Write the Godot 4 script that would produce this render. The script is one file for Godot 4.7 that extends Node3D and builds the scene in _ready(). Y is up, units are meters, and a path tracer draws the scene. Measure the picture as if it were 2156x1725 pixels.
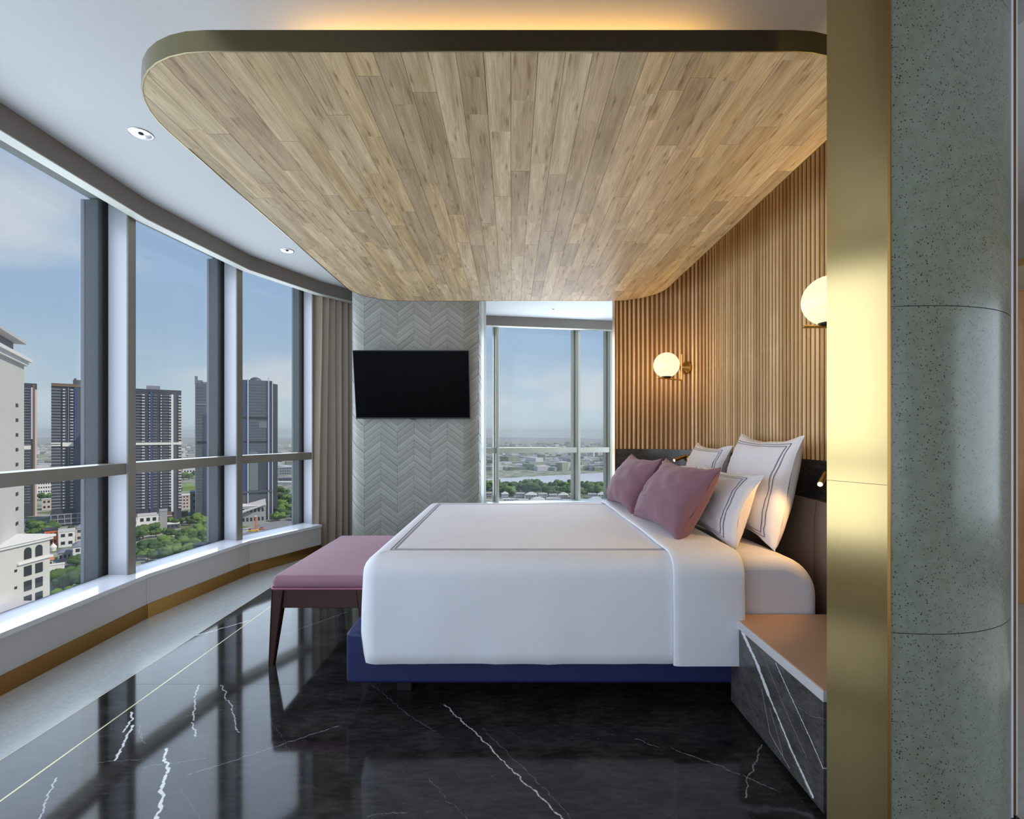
extends Node3D
# A hotel bedroom on the 20th floor. Plan coordinates are (X to the right, D away from the camera), metres; D is -Z.

const EYE := 1.2
const CEIL := 2.71
const GROUND := -80.0
var rng := RandomNumberGenerator.new()
var counts := {}
var M := {}

class MB:
	var v := PackedVector3Array()
	var n := PackedVector3Array()
	var uv := PackedVector2Array()
	var c := PackedColorArray()
	var ix := PackedInt32Array()
	var t := Transform3D.IDENTITY
	var col := Color.WHITE

	func vert(p: Vector3, nn: Vector3, q := Vector2.ZERO) -> int:
		v.append(t * p)
		n.append((t.basis * nn).normalized())
		uv.append(q)
		c.append(col)
		return v.size() - 1

	func face(pts: Array, inside = null, uvs = null) -> void:
		var nn := Vector3.ZERO
		for i in pts.size():
			var a: Vector3 = pts[i]
			var b: Vector3 = pts[(i + 1) % pts.size()]
			nn += Vector3((a.y - b.y) * (a.z + b.z), (a.z - b.z) * (a.x + b.x), (a.x - b.x) * (a.y + b.y))
		nn = nn.normalized()
		var order := range(pts.size())
		if inside != null and nn.dot(pts[0] - inside) < 0.0:
			nn = -nn
			order.reverse()
		var ax := nn.abs()
		var base := v.size()
		for k in order:
			var p: Vector3 = pts[k]
			var q := Vector2(p.x, -p.y)
			if uvs != null:
				q = uvs[k]
			elif ax.y > ax.x and ax.y > ax.z:
				q = Vector2(p.x, -p.z)
			elif ax.x > ax.z:
				q = Vector2(p.z, -p.y)
			vert(p, nn, q)
		for i in range(1, pts.size() - 1):
			ix.append_array(PackedInt32Array([base, base + i + 1, base + i]))

	# box with chamfered edges
	func box(ctr: Vector3, size: Vector3, bev := 0.0) -> void:
		var h := size * 0.5
		if bev <= 0.0:
			for ax in 3:
				for s in [-1.0, 1.0]:
					var pts := []
					for q in [[-1, -1], [1, -1], [1, 1], [-1, 1]]:
						var p := Vector3.ZERO
						p[ax] = s * h[ax]
						p[(ax + 1) % 3] = q[0] * h[(ax + 1) % 3]
						p[(ax + 2) % 3] = q[1] * h[(ax + 2) % 3]
						pts.append(ctr + p)
					face(pts, ctr)
			return
		var co := func(sx: float, sy: float, sz: float, ax: int) -> Vector3:
			var p := Vector3(sx, sy, sz)
			var o := Vector3(sx * (h.x - bev), sy * (h.y - bev), sz * (h.z - bev))
			o[ax] = p[ax] * h[ax]
			return ctr + o
		for ax in 3:
			for s in [-1.0, 1.0]:
				var pts := []
				for q in [[-1, -1], [1, -1], [1, 1], [-1, 1]]:
					var p := Vector3.ZERO
					p[ax] = s
					p[(ax + 1) % 3] = q[0]
					p[(ax + 2) % 3] = q[1]
					pts.append(co.call(p.x, p.y, p.z, ax))
				face(pts, ctr)
			for s1 in [-1.0, 1.0]:
				for s2 in [-1.0, 1.0]:
					var a1 := (ax + 1) % 3
					var a2 := (ax + 2) % 3
					var p := Vector3.ZERO
					p[a1] = s1
					p[a2] = s2
					var q := p
					p[ax] = -1.0
					q[ax] = 1.0
					face([co.call(p.x, p.y, p.z, a1), co.call(q.x, q.y, q.z, a1), co.call(q.x, q.y, q.z, a2), co.call(p.x, p.y, p.z, a2)], ctr)
		for sx in [-1.0, 1.0]:
			for sy in [-1.0, 1.0]:
				for sz in [-1.0, 1.0]:
					face([co.call(sx, sy, sz, 0), co.call(sx, sy, sz, 1), co.call(sx, sy, sz, 2)], ctr)

	# soft box: rounded edges of radius r, smooth
	func soft(ctr: Vector3, size: Vector3, r: float, seg := 4, mid := 4, bulge := 0.0) -> void:
		var h := size * 0.5
		r = minf(r, minf(h.x, minf(h.y, h.z)))
		for ax in 3:
			var a1 := (ax + 1) % 3
			var a2 := (ax + 2) % 3
			var l1 := ticks(h[a1], r, seg, mid)
			var l2 := ticks(h[a2], r, seg, mid)
			for s in [-1.0, 1.0]:
				var base := v.size()
				for i in l1.size():
					for j in l2.size():
						var p := Vector3.ZERO
						p[ax] = s * h[ax]
						p[a1] = l1[i]
						p[a2] = l2[j]
						var lim := h - Vector3.ONE * r
						var q := p.clamp(-lim, lim)
						var d := (p - q).normalized()
						var o := q + d * r
						if bulge != 0.0:
							var e := (1.0 - pow(p[a1] / h[a1], 2.0)) * (1.0 - pow(p[a2] / h[a2], 2.0))
							o[ax] += s * bulge * e
							var g := Vector3.ZERO
							g[a1] = s * bulge * 2.0 * p[a1] / (h[a1] * h[a1]) * (1.0 - pow(p[a2] / h[a2], 2.0)) * s
							g[a2] = s * bulge * 2.0 * p[a2] / (h[a2] * h[a2]) * (1.0 - pow(p[a1] / h[a1], 2.0)) * s
							d = (d + g * absf(d[ax])).normalized()
						vert(ctr + o, d, Vector2(o[a1], o[a2]))
				var w := l2.size()
				for i in l1.size() - 1:
					for j in w - 1:
						var a := base + i * w + j
						if s > 0:
							ix.append_array(PackedInt32Array([a, a + 1, a + w + 1, a, a + w + 1, a + w]))
						else:
							ix.append_array(PackedInt32Array([a, a + w + 1, a + 1, a, a + w, a + w + 1]))

	func ticks(h: float, r: float, seg: int, mid: int) -> PackedFloat32Array:
		var o := PackedFloat32Array()
		for k in seg:
			o.append(-h + r - r * tan(PI / 4 * (1.0 - float(k) / seg)))
		for k in mid + 1:
			o.append(lerpf(-h + r, h - r, float(k) / mid))
		for k in range(1, seg + 1):
			o.append(h - r + r * tan(PI / 4 * float(k) / seg))
		return o

	# smooth surface through rows of points
	func surf(rows: Array, wrap_row := false, flip := false, us := 1.0, vs := 1.0) -> void:
		var nr := rows.size()
		var nc: int = rows[0].size()
		var nn := []
		for i in nr * nc:
			nn.append(Vector3.ZERO)
		var cc := nc if wrap_row else nc - 1
		var tri := PackedInt32Array()
		for i in nr - 1:
			for j in cc:
				var a := i * nc + j
				var b := i * nc + (j + 1) % nc
				var d := a + nc
				var e := b + nc
				var pa: Vector3 = rows[i][j]
				var pb: Vector3 = rows[i][(j + 1) % nc]
				var pd: Vector3 = rows[i + 1][j]
				var pe: Vector3 = rows[i + 1][(j + 1) % nc]
				var fn := (pe - pa).cross(pd - pb)
				if flip:
					fn = -fn
				nn[a] += fn
				nn[b] += fn
				nn[d] += fn
				nn[e] += fn
				if flip:
					tri.append_array(PackedInt32Array([a, d, e, a, e, b]))
				else:
					tri.append_array(PackedInt32Array([a, e, d, a, b, e]))
		var base := v.size()
		for i in nr:
			for j in nc:
				vert(rows[i][j], nn[i * nc + j], Vector2(us * j / maxf(nc - 1, 1), vs * i / maxf(nr - 1, 1)))
		# fn above points along (e-a)x(d-b): front faces are wound clockwise seen from that side
		for k in range(0, tri.size(), 3):
			ix.append_array(PackedInt32Array([base + tri[k], base + tri[k + 2], base + tri[k + 1]]))

	# vertical prism over a plan polygon of (X, D)
	func prism(poly: PackedVector2Array, y0: float, y1: float, smooth_deg := 35.0, uvf = null) -> void:
		var m := poly.size()
		var area := 0.0
		for i in m:
			area += poly[i].cross(poly[(i + 1) % m])
		var p := poly
		if area < 0.0:
			p = PackedVector2Array(poly)
			p.reverse()
		var tri := Geometry2D.triangulate_polygon(p)
		for top in [true, false]:
			var base := v.size()
			for q in p:
				var w: Vector2 = uvf.call(q) if uvf != null else q
				vert(Vector3(q.x, y1 if top else y0, -q.y), Vector3.UP if top else Vector3.DOWN, w)
			for k in range(0, tri.size(), 3):
				var a := tri[k]
				var b := tri[k + 1]
				var d := tri[k + 2]
				var ccw := (p[b] - p[a]).cross(p[d] - p[a]) > 0.0
				# seen from above (X right, D up) ccw; Godot wants clockwise
				if ccw == top:
					ix.append_array(PackedInt32Array([base + a, base + d, base + b]))
				else:
					ix.append_array(PackedInt32Array([base + a, base + b, base + d]))
		var run := 0.0
		for i in m:
			var a := p[i]
			var b := p[(i + 1) % m]
			var e := (b - a).normalized()
			if e == Vector2.ZERO:
				continue
			var no := Vector2(e.y, -e.x)
			var ep := (a - p[(i - 1 + m) % m]).normalized()
			var en := (p[(i + 2) % m] - b).normalized()
			var na := no
			var nb := no
			if ep.dot(e) > cos(deg_to_rad(smooth_deg)):
				na = (no + Vector2(ep.y, -ep.x)).normalized()
			if en.dot(e) > cos(deg_to_rad(smooth_deg)):
				nb = (no + Vector2(en.y, -en.x)).normalized()
			var base := v.size()
			var l := a.distance_to(b)
			vert(Vector3(a.x, y0, -a.y), Vector3(na.x, 0, -na.y), Vector2(run, -y0))
			vert(Vector3(b.x, y0, -b.y), Vector3(nb.x, 0, -nb.y), Vector2(run + l, -y0))
			vert(Vector3(b.x, y1, -b.y), Vector3(nb.x, 0, -nb.y), Vector2(run + l, -y1))
			vert(Vector3(a.x, y1, -a.y), Vector3(na.x, 0, -na.y), Vector2(run, -y1))
			ix.append_array(PackedInt32Array([base, base + 2, base + 1, base, base + 3, base + 2]))
			run += l

	# profile of (radius, height) turned about the y axis at ctr
	func lathe(ctr: Vector3, prof: Array, seg := 24) -> void:
		var rows := []
		for q in prof:
			var row := []
			for k in seg:
				var a := TAU * k / seg
				row.append(ctr + Vector3(cos(a) * q[0], q[1], sin(a) * q[0]))
			rows.append(row)
		surf(rows, true, true)

	func tube(pts: Array, r: float, seg := 8) -> void:
		var rows := []
		for i in pts.size():
			var d: Vector3 = (pts[mini(i + 1, pts.size() - 1)] - pts[maxi(i - 1, 0)]).normalized()
			var s := d.cross(Vector3.UP if absf(d.y) < 0.9 else Vector3.RIGHT).normalized()
			var w := s.cross(d)
			var row := []
			for k in seg:
				var a := TAU * k / seg
				row.append(pts[i] + (s * cos(a) + w * sin(a)) * r)
			rows.append(row)
		surf(rows, true, true)
		for e in [0, rows.size() - 1]:
			face(rows[e], pts[1] if e == 0 else pts[-2])

	func mesh(mat: Material, colored := false) -> ArrayMesh:
		var a := []
		a.resize(Mesh.ARRAY_MAX)
		a[Mesh.ARRAY_VERTEX] = v
		a[Mesh.ARRAY_NORMAL] = n
		a[Mesh.ARRAY_TEX_UV] = uv
		if colored:
			a[Mesh.ARRAY_COLOR] = c
		a[Mesh.ARRAY_INDEX] = ix
		var m := ArrayMesh.new()
		m.add_surface_from_arrays(Mesh.PRIMITIVE_TRIANGLES, a)
		m.surface_set_material(0, mat)
		return m


func P(x: float, y: float, d: float) -> Vector3:
	return Vector3(x, y, -d)

func at(x: float, y: float, d: float) -> Vector3:
	return Vector3((x - 1078.0) * d / 1018.0, EYE - (y - 912.0) * d / 1018.0, -d)

func ground_d(y: float) -> float:
	return (EYE - GROUND) * 1018.0 / (y - 912.0)

func numbered(called: String, parent: Node) -> String:
	var key := str(parent.get_instance_id()) + called
	var k: int = counts.get(key, 0)
	counts[key] = k + 1
	return called if k == 0 else "%s_%03d" % [called, k]

func tag(o: Node, label: String, category := "", group := "", kind := "") -> Node:
	if label: o.set_meta("label", label)
	if category: o.set_meta("category", category)
	if group: o.set_meta("group", group)
	if kind: o.set_meta("kind", kind)
	return o

func thing(called: String, label: String, category: String, pos := Vector3.ZERO, group := "") -> Node3D:
	var o := Node3D.new()
	o.name = numbered(called, self)
	o.position = pos
	add_child(o, true)
	tag(o, label, category, group)
	return o

func structure(called: String, pos := Vector3.ZERO) -> Node3D:
	var o := Node3D.new()
	o.name = numbered(called, self)
	o.position = pos
	add_child(o, true)
	o.set_meta("kind", "structure")
	return o

# a mesh under parent; the mesh is given in world coordinates unless local is set
func part(called: String, mesh: Mesh, parent: Node3D, local := false) -> MeshInstance3D:
	var o := MeshInstance3D.new()
	o.name = numbered(called, parent)
	o.mesh = mesh
	parent.add_child(o, true)
	if not local and parent != self:
		var w := Transform3D.IDENTITY
		var q: Node = parent
		while q is Node3D and q != self:
			w = q.transform * w
			q = q.get_parent()
		o.transform = w.affine_inverse()
	return o

func mat(called: String, col: Color, rough := 0.6, metal := 0.0) -> StandardMaterial3D:
	var m := StandardMaterial3D.new()
	m.resource_name = called
	m.albedo_color = col
	m.roughness = rough
	m.metallic = metal
	M[called] = m
	return m

func rgb(r: float, g: float, b: float) -> Color:
	return Color(r / 255.0, g / 255.0, b / 255.0)

func offset_line(line: Array, off: float) -> Array:
	# moves a plan polyline to its left (outwards, away from the room) by off
	var out := []
	for i in line.size():
		var a: Vector2 = line[maxi(i - 1, 0)]
		var b: Vector2 = line[i]
		var c: Vector2 = line[mini(i + 1, line.size() - 1)]
		var d1 := (b - a).normalized() if i > 0 else (c - b).normalized()
		var d2 := (c - b).normalized() if i < line.size() - 1 else d1
		var n1 := Vector2(-d1.y, d1.x)
		var n2 := Vector2(-d2.y, d2.x)
		var m := (n1 + n2).normalized()
		out.append(b + m * off / maxf(m.dot(n1), 0.3))
	return out

func ribbon(line: Array, o0: float, o1: float) -> PackedVector2Array:
	var a := offset_line(line, o0)
	var b := offset_line(line, o1)
	b.reverse()
	return PackedVector2Array(a + b)

func seg_ribbon(line: Array, i: int, o0: float, o1: float, gap := 0.0) -> PackedVector2Array:
	var a := offset_line(line, o0)
	var b := offset_line(line, o1)
	var d: Vector2 = (line[i + 1] - line[i]).normalized() * gap
	return PackedVector2Array([a[i] + d, a[i + 1] - d, b[i + 1] - d, b[i] + d])

func rounded_rect(x0: float, x1: float, d0: float, d1: float, r: float, k := 10) -> PackedVector2Array:
	var o := PackedVector2Array()
	for q in [[x1 - r, d0 + r, -PI / 2], [x1 - r, d1 - r, 0.0], [x0 + r, d1 - r, PI / 2], [x0 + r, d0 + r, PI]]:
		for i in k + 1:
			var a: float = q[2] + PI / 2 * i / k
			o.append(Vector2(q[0] + cos(a) * r, q[1] + sin(a) * r))
	return o
const FLOOR_VEINS := [
	[4, 235, -1.635, 2.078, -1.593, 2.029, -1.578, 1.983, -1.56, 1.939],
	[4.5, 235, -1.555, 1.983, -1.509, 1.885, -1.471, 1.818, -1.456, 1.77],
	[1.5, 130, -1.527, 1.983, -1.473, 1.918, -1.414, 1.862],
	[3, 200, -1.492, 2.301, -1.426, 2.17, -1.327, 2.019],
	[3, 200, -1.328, 2.006, -1.251, 1.912],
	[2.5, 180, -1.385, 2.301, -1.326, 2.241, -1.299, 2.189, -1.248, 2.143, -1.194, 2.067, -1.152, 2.019, -1.13, 1.974, -1.094, 1.933],
	[5, 235, -1.315, 1.837, -1.292, 1.799, -1.25, 1.753, -1.213, 1.701, -1.189, 1.644, -1.144, 1.578, -1.103, 1.503],
	[2.5, 190, -1.585, 1.68, -1.522, 1.584, -1.466, 1.503],
	[5, 200, -1.872, 2.861, -1.68, 3.093],
	[2, 120, -1.876, 3.101, -1.662, 3.338],
	[1.5, 110, -1.521, 1.758, -1.356, 1.781],
	[1.5, 120, -1.321, 1.735, -1.127, 1.781],
	[2, 130, -1.142, 1.701, -1.081, 1.728, -0.928, 1.837, -0.705, 1.983],
	[2, 140, -1.356, 2.881, -1.101, 3.249],
	[2.5, 215, -0.298, 2.136, -0.117, 1.891, 0.049, 1.653, 0.161, 1.503],
	[1.2, 110, -0.122, 1.967, 0.132, 1.599, 0.182, 1.503],
	[1.5, 130, 0.478, 1.9, 0.561, 1.843],
	[1.5, 150, 0.606, 1.843, 0.829, 1.68, 0.895, 1.609],
	[1.8, 160, 0.962, 1.862, 0.846, 1.709, 0.814, 1.673, 0.768, 1.589],
	[1.2, 100, -0.291, 1.685, -0.222, 1.589, -0.137, 1.503],
	[1.6, 100, -0.666, 2.305, -0.448, 2.064, -0.309, 1.942],
	[1, 70, -0.143, 2.136, 0.064, 1.848],
	[1.6, 110, -0.453, 1.516, -0.326, 1.535],
	[1.3, 90, -1.452, 1.977, -1.343, 2.078, -1.19, 2.113],
	[1.2, 85, -1.12, 1.633, -0.971, 1.503],
	[1.2, 80, -1.048, 2.06, -0.885, 1.885, -0.828, 1.802],
]
const STONE_VEINS := [
	[11, 235, 2.03, 0.367, 1.915, 0.295, 1.819, 0.212],
	[6, 235, 1.819, 0.212, 1.754, 0.166, 1.674, 0.105, 1.552, 0.031],
	[2.5, 225, 1.773, 0.357, 1.657, 0.274, 1.557, 0.203, 1.479, 0.141],
	[1.2, 160, 1.833, 0.323, 1.706, 0.218, 1.584, 0.134],
	[1, 120, 2.077, 0.18, 1.864, 0.032],
	[2, 170, 1.871, 0.209, 1.809, 0.072, 1.682, 0.032],
	[1.2, 120, 1.635, 0.274, 1.557, 0.287, 1.479, 0.322],
	[1.2, 150, 1.748, 0.139, 1.605, 0.052, 1.479, -0.032],
	[2, 150, 1.812, 0.171, 1.748, 0.087, 1.717, 0.039],
]

# inner line of the glazed facade (sill face and bulkhead face)
var L := [Vector2(-2.19, -2.7), Vector2(-2.363, 3.13), Vector2(-2.227, 4.10), Vector2(-1.90, 4.82), Vector2(-1.25, 5.65), Vector2(-0.376, 6.2), Vector2(1.366, 6.5), Vector2(2.6, 6.5)]
# face of the slatted wall behind the bed
var SW := []

func _ready() -> void:
	rng.seed = 7
	# --- camera
	var cam := Camera3D.new()
	cam.name = "camera"
	cam.projection = Camera3D.PROJECTION_FRUSTUM
	cam.near = 0.05
	cam.far = 9000.0
	cam.size = 2.0 * 862.5 / 1018.0 * 0.05
	cam.frustum_offset = Vector2(0, 49.5 / 1018.0 * 0.05)
	cam.position = Vector3(0, EYE, 0)
	add_child(cam)
	cam.current = true
	# --- sky and exposure
	var we := WorldEnvironment.new()
	we.name = "world"
	var env := Environment.new()
	env.background_mode = Environment.BG_SKY
	var sky := Sky.new()
	var pan := PanoramaSkyMaterial.new()
	pan.panorama = sky_picture()
	sky.sky_material = pan
	env.sky = sky
	env.tonemap_mode = Environment.TONE_MAPPER_LINEAR
	env.tonemap_exposure = 1.0
	env.volumetric_fog_enabled = true
	env.volumetric_fog_density = 0.0
	env.sdfgi_enabled = true
	env.ssao_enabled = true
	env.ssil_enabled = true
	we.environment = env
	add_child(we)
	# --- sun on the city, from behind and to the right of the building
	var sun := DirectionalLight3D.new()
	sun.name = "sun"
	sun.light_color = Color(1.0, 0.95, 0.87)
	sun.light_energy = 1.1
	sun.light_angular_distance = 0.6
	sun.shadow_enabled = true
	sun.position = Vector3(60, 56, 7)
	add_child(sun)
	sun.look_at(Vector3(0, 0, 0))
	# --- area lights on top of the sky, out of view and at the windows
	area_light("unseen_west_light", Vector3(-2.1, 1.3, 0.9), Vector3(1.0, 1.9, -2.0), Vector2(3.2, 2.0), 4.8)  # out of view at left, placed to light ceiling, canopy and bed
	area_light("added_rear_fill", Vector3(0.2, 1.1, 2.5), Vector3(0.0, 2.3, -2.6), Vector2(4.2, 1.5), 2.4)  # added fill behind the camera, for the canopy and the bed side
	area_light("unseen_east_light", Vector3(4.7, 1.5, -0.3), Vector3(1.5, 1.2, -1.0), Vector2(3.0, 2.0), 3.0)  # out of view at right, placed to light the terrazzo pillar
	area_light("unseen_alcove_side_light", P(2.4, 1.6, 5.65), P(0.2, 1.9, 5.95), Vector2(0.9, 1.8), 4.5)  # unseen behind the slatted wall, placed to light bulkhead and column side
	area_light("alcove_window_boost", P(0.5, 1.44, 6.55), P(0.25, 1.44, 5.0), Vector2(1.7, 2.2), 6.0)  # extra light just inside the far window, boosting what the sky gives
	for i in 4:
		var o := offset_line(L, 0.245)
		var p: Vector2 = o[i].lerp(o[i + 1], 0.5)
		var q: Vector2 = (o[i + 1] - o[i]).normalized()
		var ln: float = o[i].distance_to(o[i + 1]) - 0.2
		if i == 0:
			p = o[1] - q * 1.15
			ln = 2.1
		var mid := P(p.x, 1.44, p.y)
		area_light("daylight_boost_%d" % (i + 1), mid, mid + Vector3(q.y, 0.0, q.x), Vector2(ln, 2.2), 2.0 * ln)  # extra lights inside the left glass, boosting what the sky gives

	materials()
	for k in 12:
		SW.append(Vector2(1.5, lerpf(1.52, 3.55, k / 12.0)))
	for k in 17:
		var a := PI / 2 * k / 16.0
		SW.append(Vector2(1.0 + 0.5 * cos(a), 3.55 + 0.5 * sin(a)))
	SW.append(Vector2(0.866, 4.05))
	shell()
	glazing()
	slat_wall()
	canopy()
	column()
	pillar()
	bed()
	pillows()
	bench()
	nightstand()
	fittings()
	curtain()
	city()


func area_light(called: String, pos: Vector3, to: Vector3, size: Vector2, energy: float) -> void:
	var a := AreaLight3D.new()
	a.name = called
	a.area_size = size
	a.light_energy = energy
	a.light_color = Color(0.88, 0.94, 1.0)
	a.position = pos
	a.shadow_enabled = true
	a.set("light_range", 20.0)
	add_child(a)
	a.look_at(to)


func sky_picture() -> ImageTexture:
	var n := FastNoiseLite.new()
	n.noise_type = FastNoiseLite.TYPE_SIMPLEX_SMOOTH
	n.seed = 5
	n.frequency = 0.55
	n.fractal_octaves = 5
	n.fractal_gain = 0.5
	var w := 1024
	var h := 512
	var im := Image.create(w, h, false, Image.FORMAT_RGBF)
	var top := Color(0.10, 0.23, 0.56)
	var mid := Color(0.33, 0.48, 0.68)
	var low := Color(0.52, 0.64, 0.70)
	for y in h:
		var el := (0.5 - (y + 0.5) / h) * PI
		var s := maxf(sin(el), 0.0)
		var base := low.lerp(mid, smoothstep(0.0, 0.22, s)).lerp(top, smoothstep(0.22, 0.62, s))
		for x in w:
			var c := base
			if el > 0.0:
				var az := TAU * x / w
				var d := Vector3(cos(el) * cos(az), 0, cos(el) * sin(az)) / (s + 0.22)
				var q := n.get_noise_3d(d.x * 1.2, 0.0, d.z * 1.2)
				var k := smoothstep(-0.10, 0.36, q) * 0.9
				c = base.lerp(Color(0.60, 0.66, 0.72), k)
			im.set_pixel(x, y, c)
	return ImageTexture.create_from_image(im)


func noise(freq: float, oct := 3, sd := 1) -> FastNoiseLite:
	var n := FastNoiseLite.new()
	n.noise_type = FastNoiseLite.TYPE_SIMPLEX_SMOOTH
	n.seed = sd
	n.frequency = freq
	n.fractal_octaves = oct
	return n


func wood_picture(w: int, h: int, dark: Color, light: Color, knots: int, sd: int) -> ImageTexture:
	# grain runs along x; about 2 m by 0.32 m
	var broad := noise(0.012, 3, sd)
	var fine := noise(0.05, 2, sd + 1)
	var kn := []
	var r := RandomNumberGenerator.new()
	r.seed = sd
	for k in knots:
		kn.append([r.randf() * w, r.randf() * h, r.randf_range(2.5, 8.5)])
	var data := PackedByteArray()
	data.resize(w * h * 3)
	var i := 0
	for y in h:
		for x in w:
			var wy := float(y)
			var dk := 0.0
			for k in kn:
				var dx: float = (x - k[0]) * 0.45
				var dy: float = y - k[1]
				if absf(dx) < 60.0 and absf(dy) < 60.0:
					var dd: float = sqrt(dx * dx + dy * dy) / k[2]
					var e := exp(-dd * 0.32)
					wy += (18.0 if dy > 0.0 else -18.0) * e
					dk += 0.75 * exp(-dd * dd * 0.9) + 0.16 * e * e
			var b := broad.get_noise_2d(x * 0.22, wy * 0.9)
			var rings := sin((wy * 0.16 + b * 9.0) * 2.0)
			var f := fine.get_noise_2d(x * 0.12, wy * 4.5)
			var t := clampf(0.60 + b * 0.42 + rings * 0.10 + f * 0.24 - dk, 0.0, 1.0)
			var c := dark.lerp(light, t)
			data[i] = int(c.r * 255.0)
			data[i + 1] = int(c.g * 255.0)
			data[i + 2] = int(c.b * 255.0)
			i += 3
	return ImageTexture.create_from_image(Image.create_from_data(w, h, false, Image.FORMAT_RGB8, data))


func speck_picture(size: int, ground: Color, specks: Array, n: int, sd: int, rmin := 1.0, rmax := 3.0) -> ImageTexture:
	var im := Image.create(size, size, false, Image.FORMAT_RGB8)
	im.fill(ground)
	var r := RandomNumberGenerator.new()
	r.seed = sd
	var nz := noise(0.02, 2, sd)
	for y in size:
		for x in size:
			var k := nz.get_noise_2d(x, y) * 0.03
			im.set_pixel(x, y, Color(ground.r + k, ground.g + k, ground.b + k))
	for k in n:
		var c: Color = specks[r.randi() % specks.size()]
		var x := r.randi() % size
		var y := r.randi() % size
		var a := r.randf_range(rmin, rmax)
		var el := r.randf_range(0.5, 1.0)
		var tilt := r.randf() * PI
		for dy in range(-int(a) - 1, int(a) + 2):
			for dx in range(-int(a) - 1, int(a) + 2):
				var u := dx * cos(tilt) + dy * sin(tilt)
				var w := (-dx * sin(tilt) + dy * cos(tilt)) / el
				if u * u + w * w <= a * a:
					im.set_pixel(posmod(x + dx, size), posmod(y + dy, size), c)
	return ImageTexture.create_from_image(im)


# black marble; veins are [width, brightness, x, y, x, y, ...] in metres from org, over span metres
func marble_picture(size: int, veins: Array, org: Vector2, span: Vector2, sd: int, lift := 0.0, wob := 1.0, fat := 1.0) -> ImageTexture:
	var small := Image.create(size / 2, size / 2, false, Image.FORMAT_RGB8)
	var a := noise(0.006, 4, sd)
	var b := noise(0.06, 2, sd + 3)
	var cr := noise(0.009, 3, sd + 5)
	for y in size / 2:
		for x in size / 2:
			var k := 0.17 + lift + a.get_noise_2d(x * 1.6, y * 3.0) * 0.07 + b.get_noise_2d(x * 0.6, y * 2.2) * 0.05
			var v := absf(cr.get_noise_2d(x * 0.8, y * 1.9 + x * 0.5))
			k += maxf(0.0, 0.012 - v) * 9.0 * maxf(0.0, a.get_noise_2d(y * 0.9, x * 0.9) + 0.15)
			small.set_pixel(x, y, Color(k, k * 0.98, k * 0.96))
	small.resize(size, size, Image.INTERPOLATE_CUBIC)
	var r := RandomNumberGenerator.new()
	r.seed = sd
	for k in 5200:
		var x := r.randi() % size
		var y := r.randi() % size
		var g := r.randf_range(0.2, 0.42)
		for i in r.randi_range(1, 5):
			small.set_pixel(posmod(x + i, size), posmod(y + r.randi_range(0, 1), size), Color(g, g, g))
	var jit := noise(0.032, 3, sd + 9)
	for vn in veins:
		var wd: float = vn[0] * 0.5 * fat * size / 2048.0
		var br: float = vn[1] / 255.0
		for i in range(2, vn.size() - 2, 2):
			var p := (Vector2(vn[i], vn[i + 1]) - org) / span * size
			var q := (Vector2(vn[i + 2], vn[i + 3]) - org) / span * size
			var m := int(p.distance_to(q)) + 1
			var side := (q - p).normalized().orthogonal()
			for s in m:
				var o := p.lerp(q, float(s) / m)
				o += side * jit.get_noise_2d(o.x, o.y) * 5.5 * wob
				var w2 := wd * (0.65 + 0.7 * absf(jit.get_noise_2d(o.y * 2.0, o.x * 2.0)) * 2.0)
				var fade := clampf(1.0 + jit.get_noise_2d(o.x * 2.4 + 300.0, o.y * 2.4) * 1.6, 0.25, 1.0)
				var ri := int(w2) + 2
				for dy in range(-ri, ri + 1):
					for dx in range(-ri, ri + 1):
						var x := int(o.x) + dx
						var y := int(o.y) + dy
						if x < 0 or y < 0 or x >= size or y >= size:
							continue
						var dd := Vector2(x + 0.5, y + 0.5).distance_to(o)
						var k := clampf(w2 + 0.7 - dd, 0.0, 1.0) * fade
						if k > 0.0:
							var old := small.get_pixel(x, y)
							var g := maxf(old.r, lerpf(old.r, br, k))
							small.set_pixel(x, y, Color(g, g, minf(1.0, g * 1.01)))
	return ImageTexture.create_from_image(small)


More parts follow.
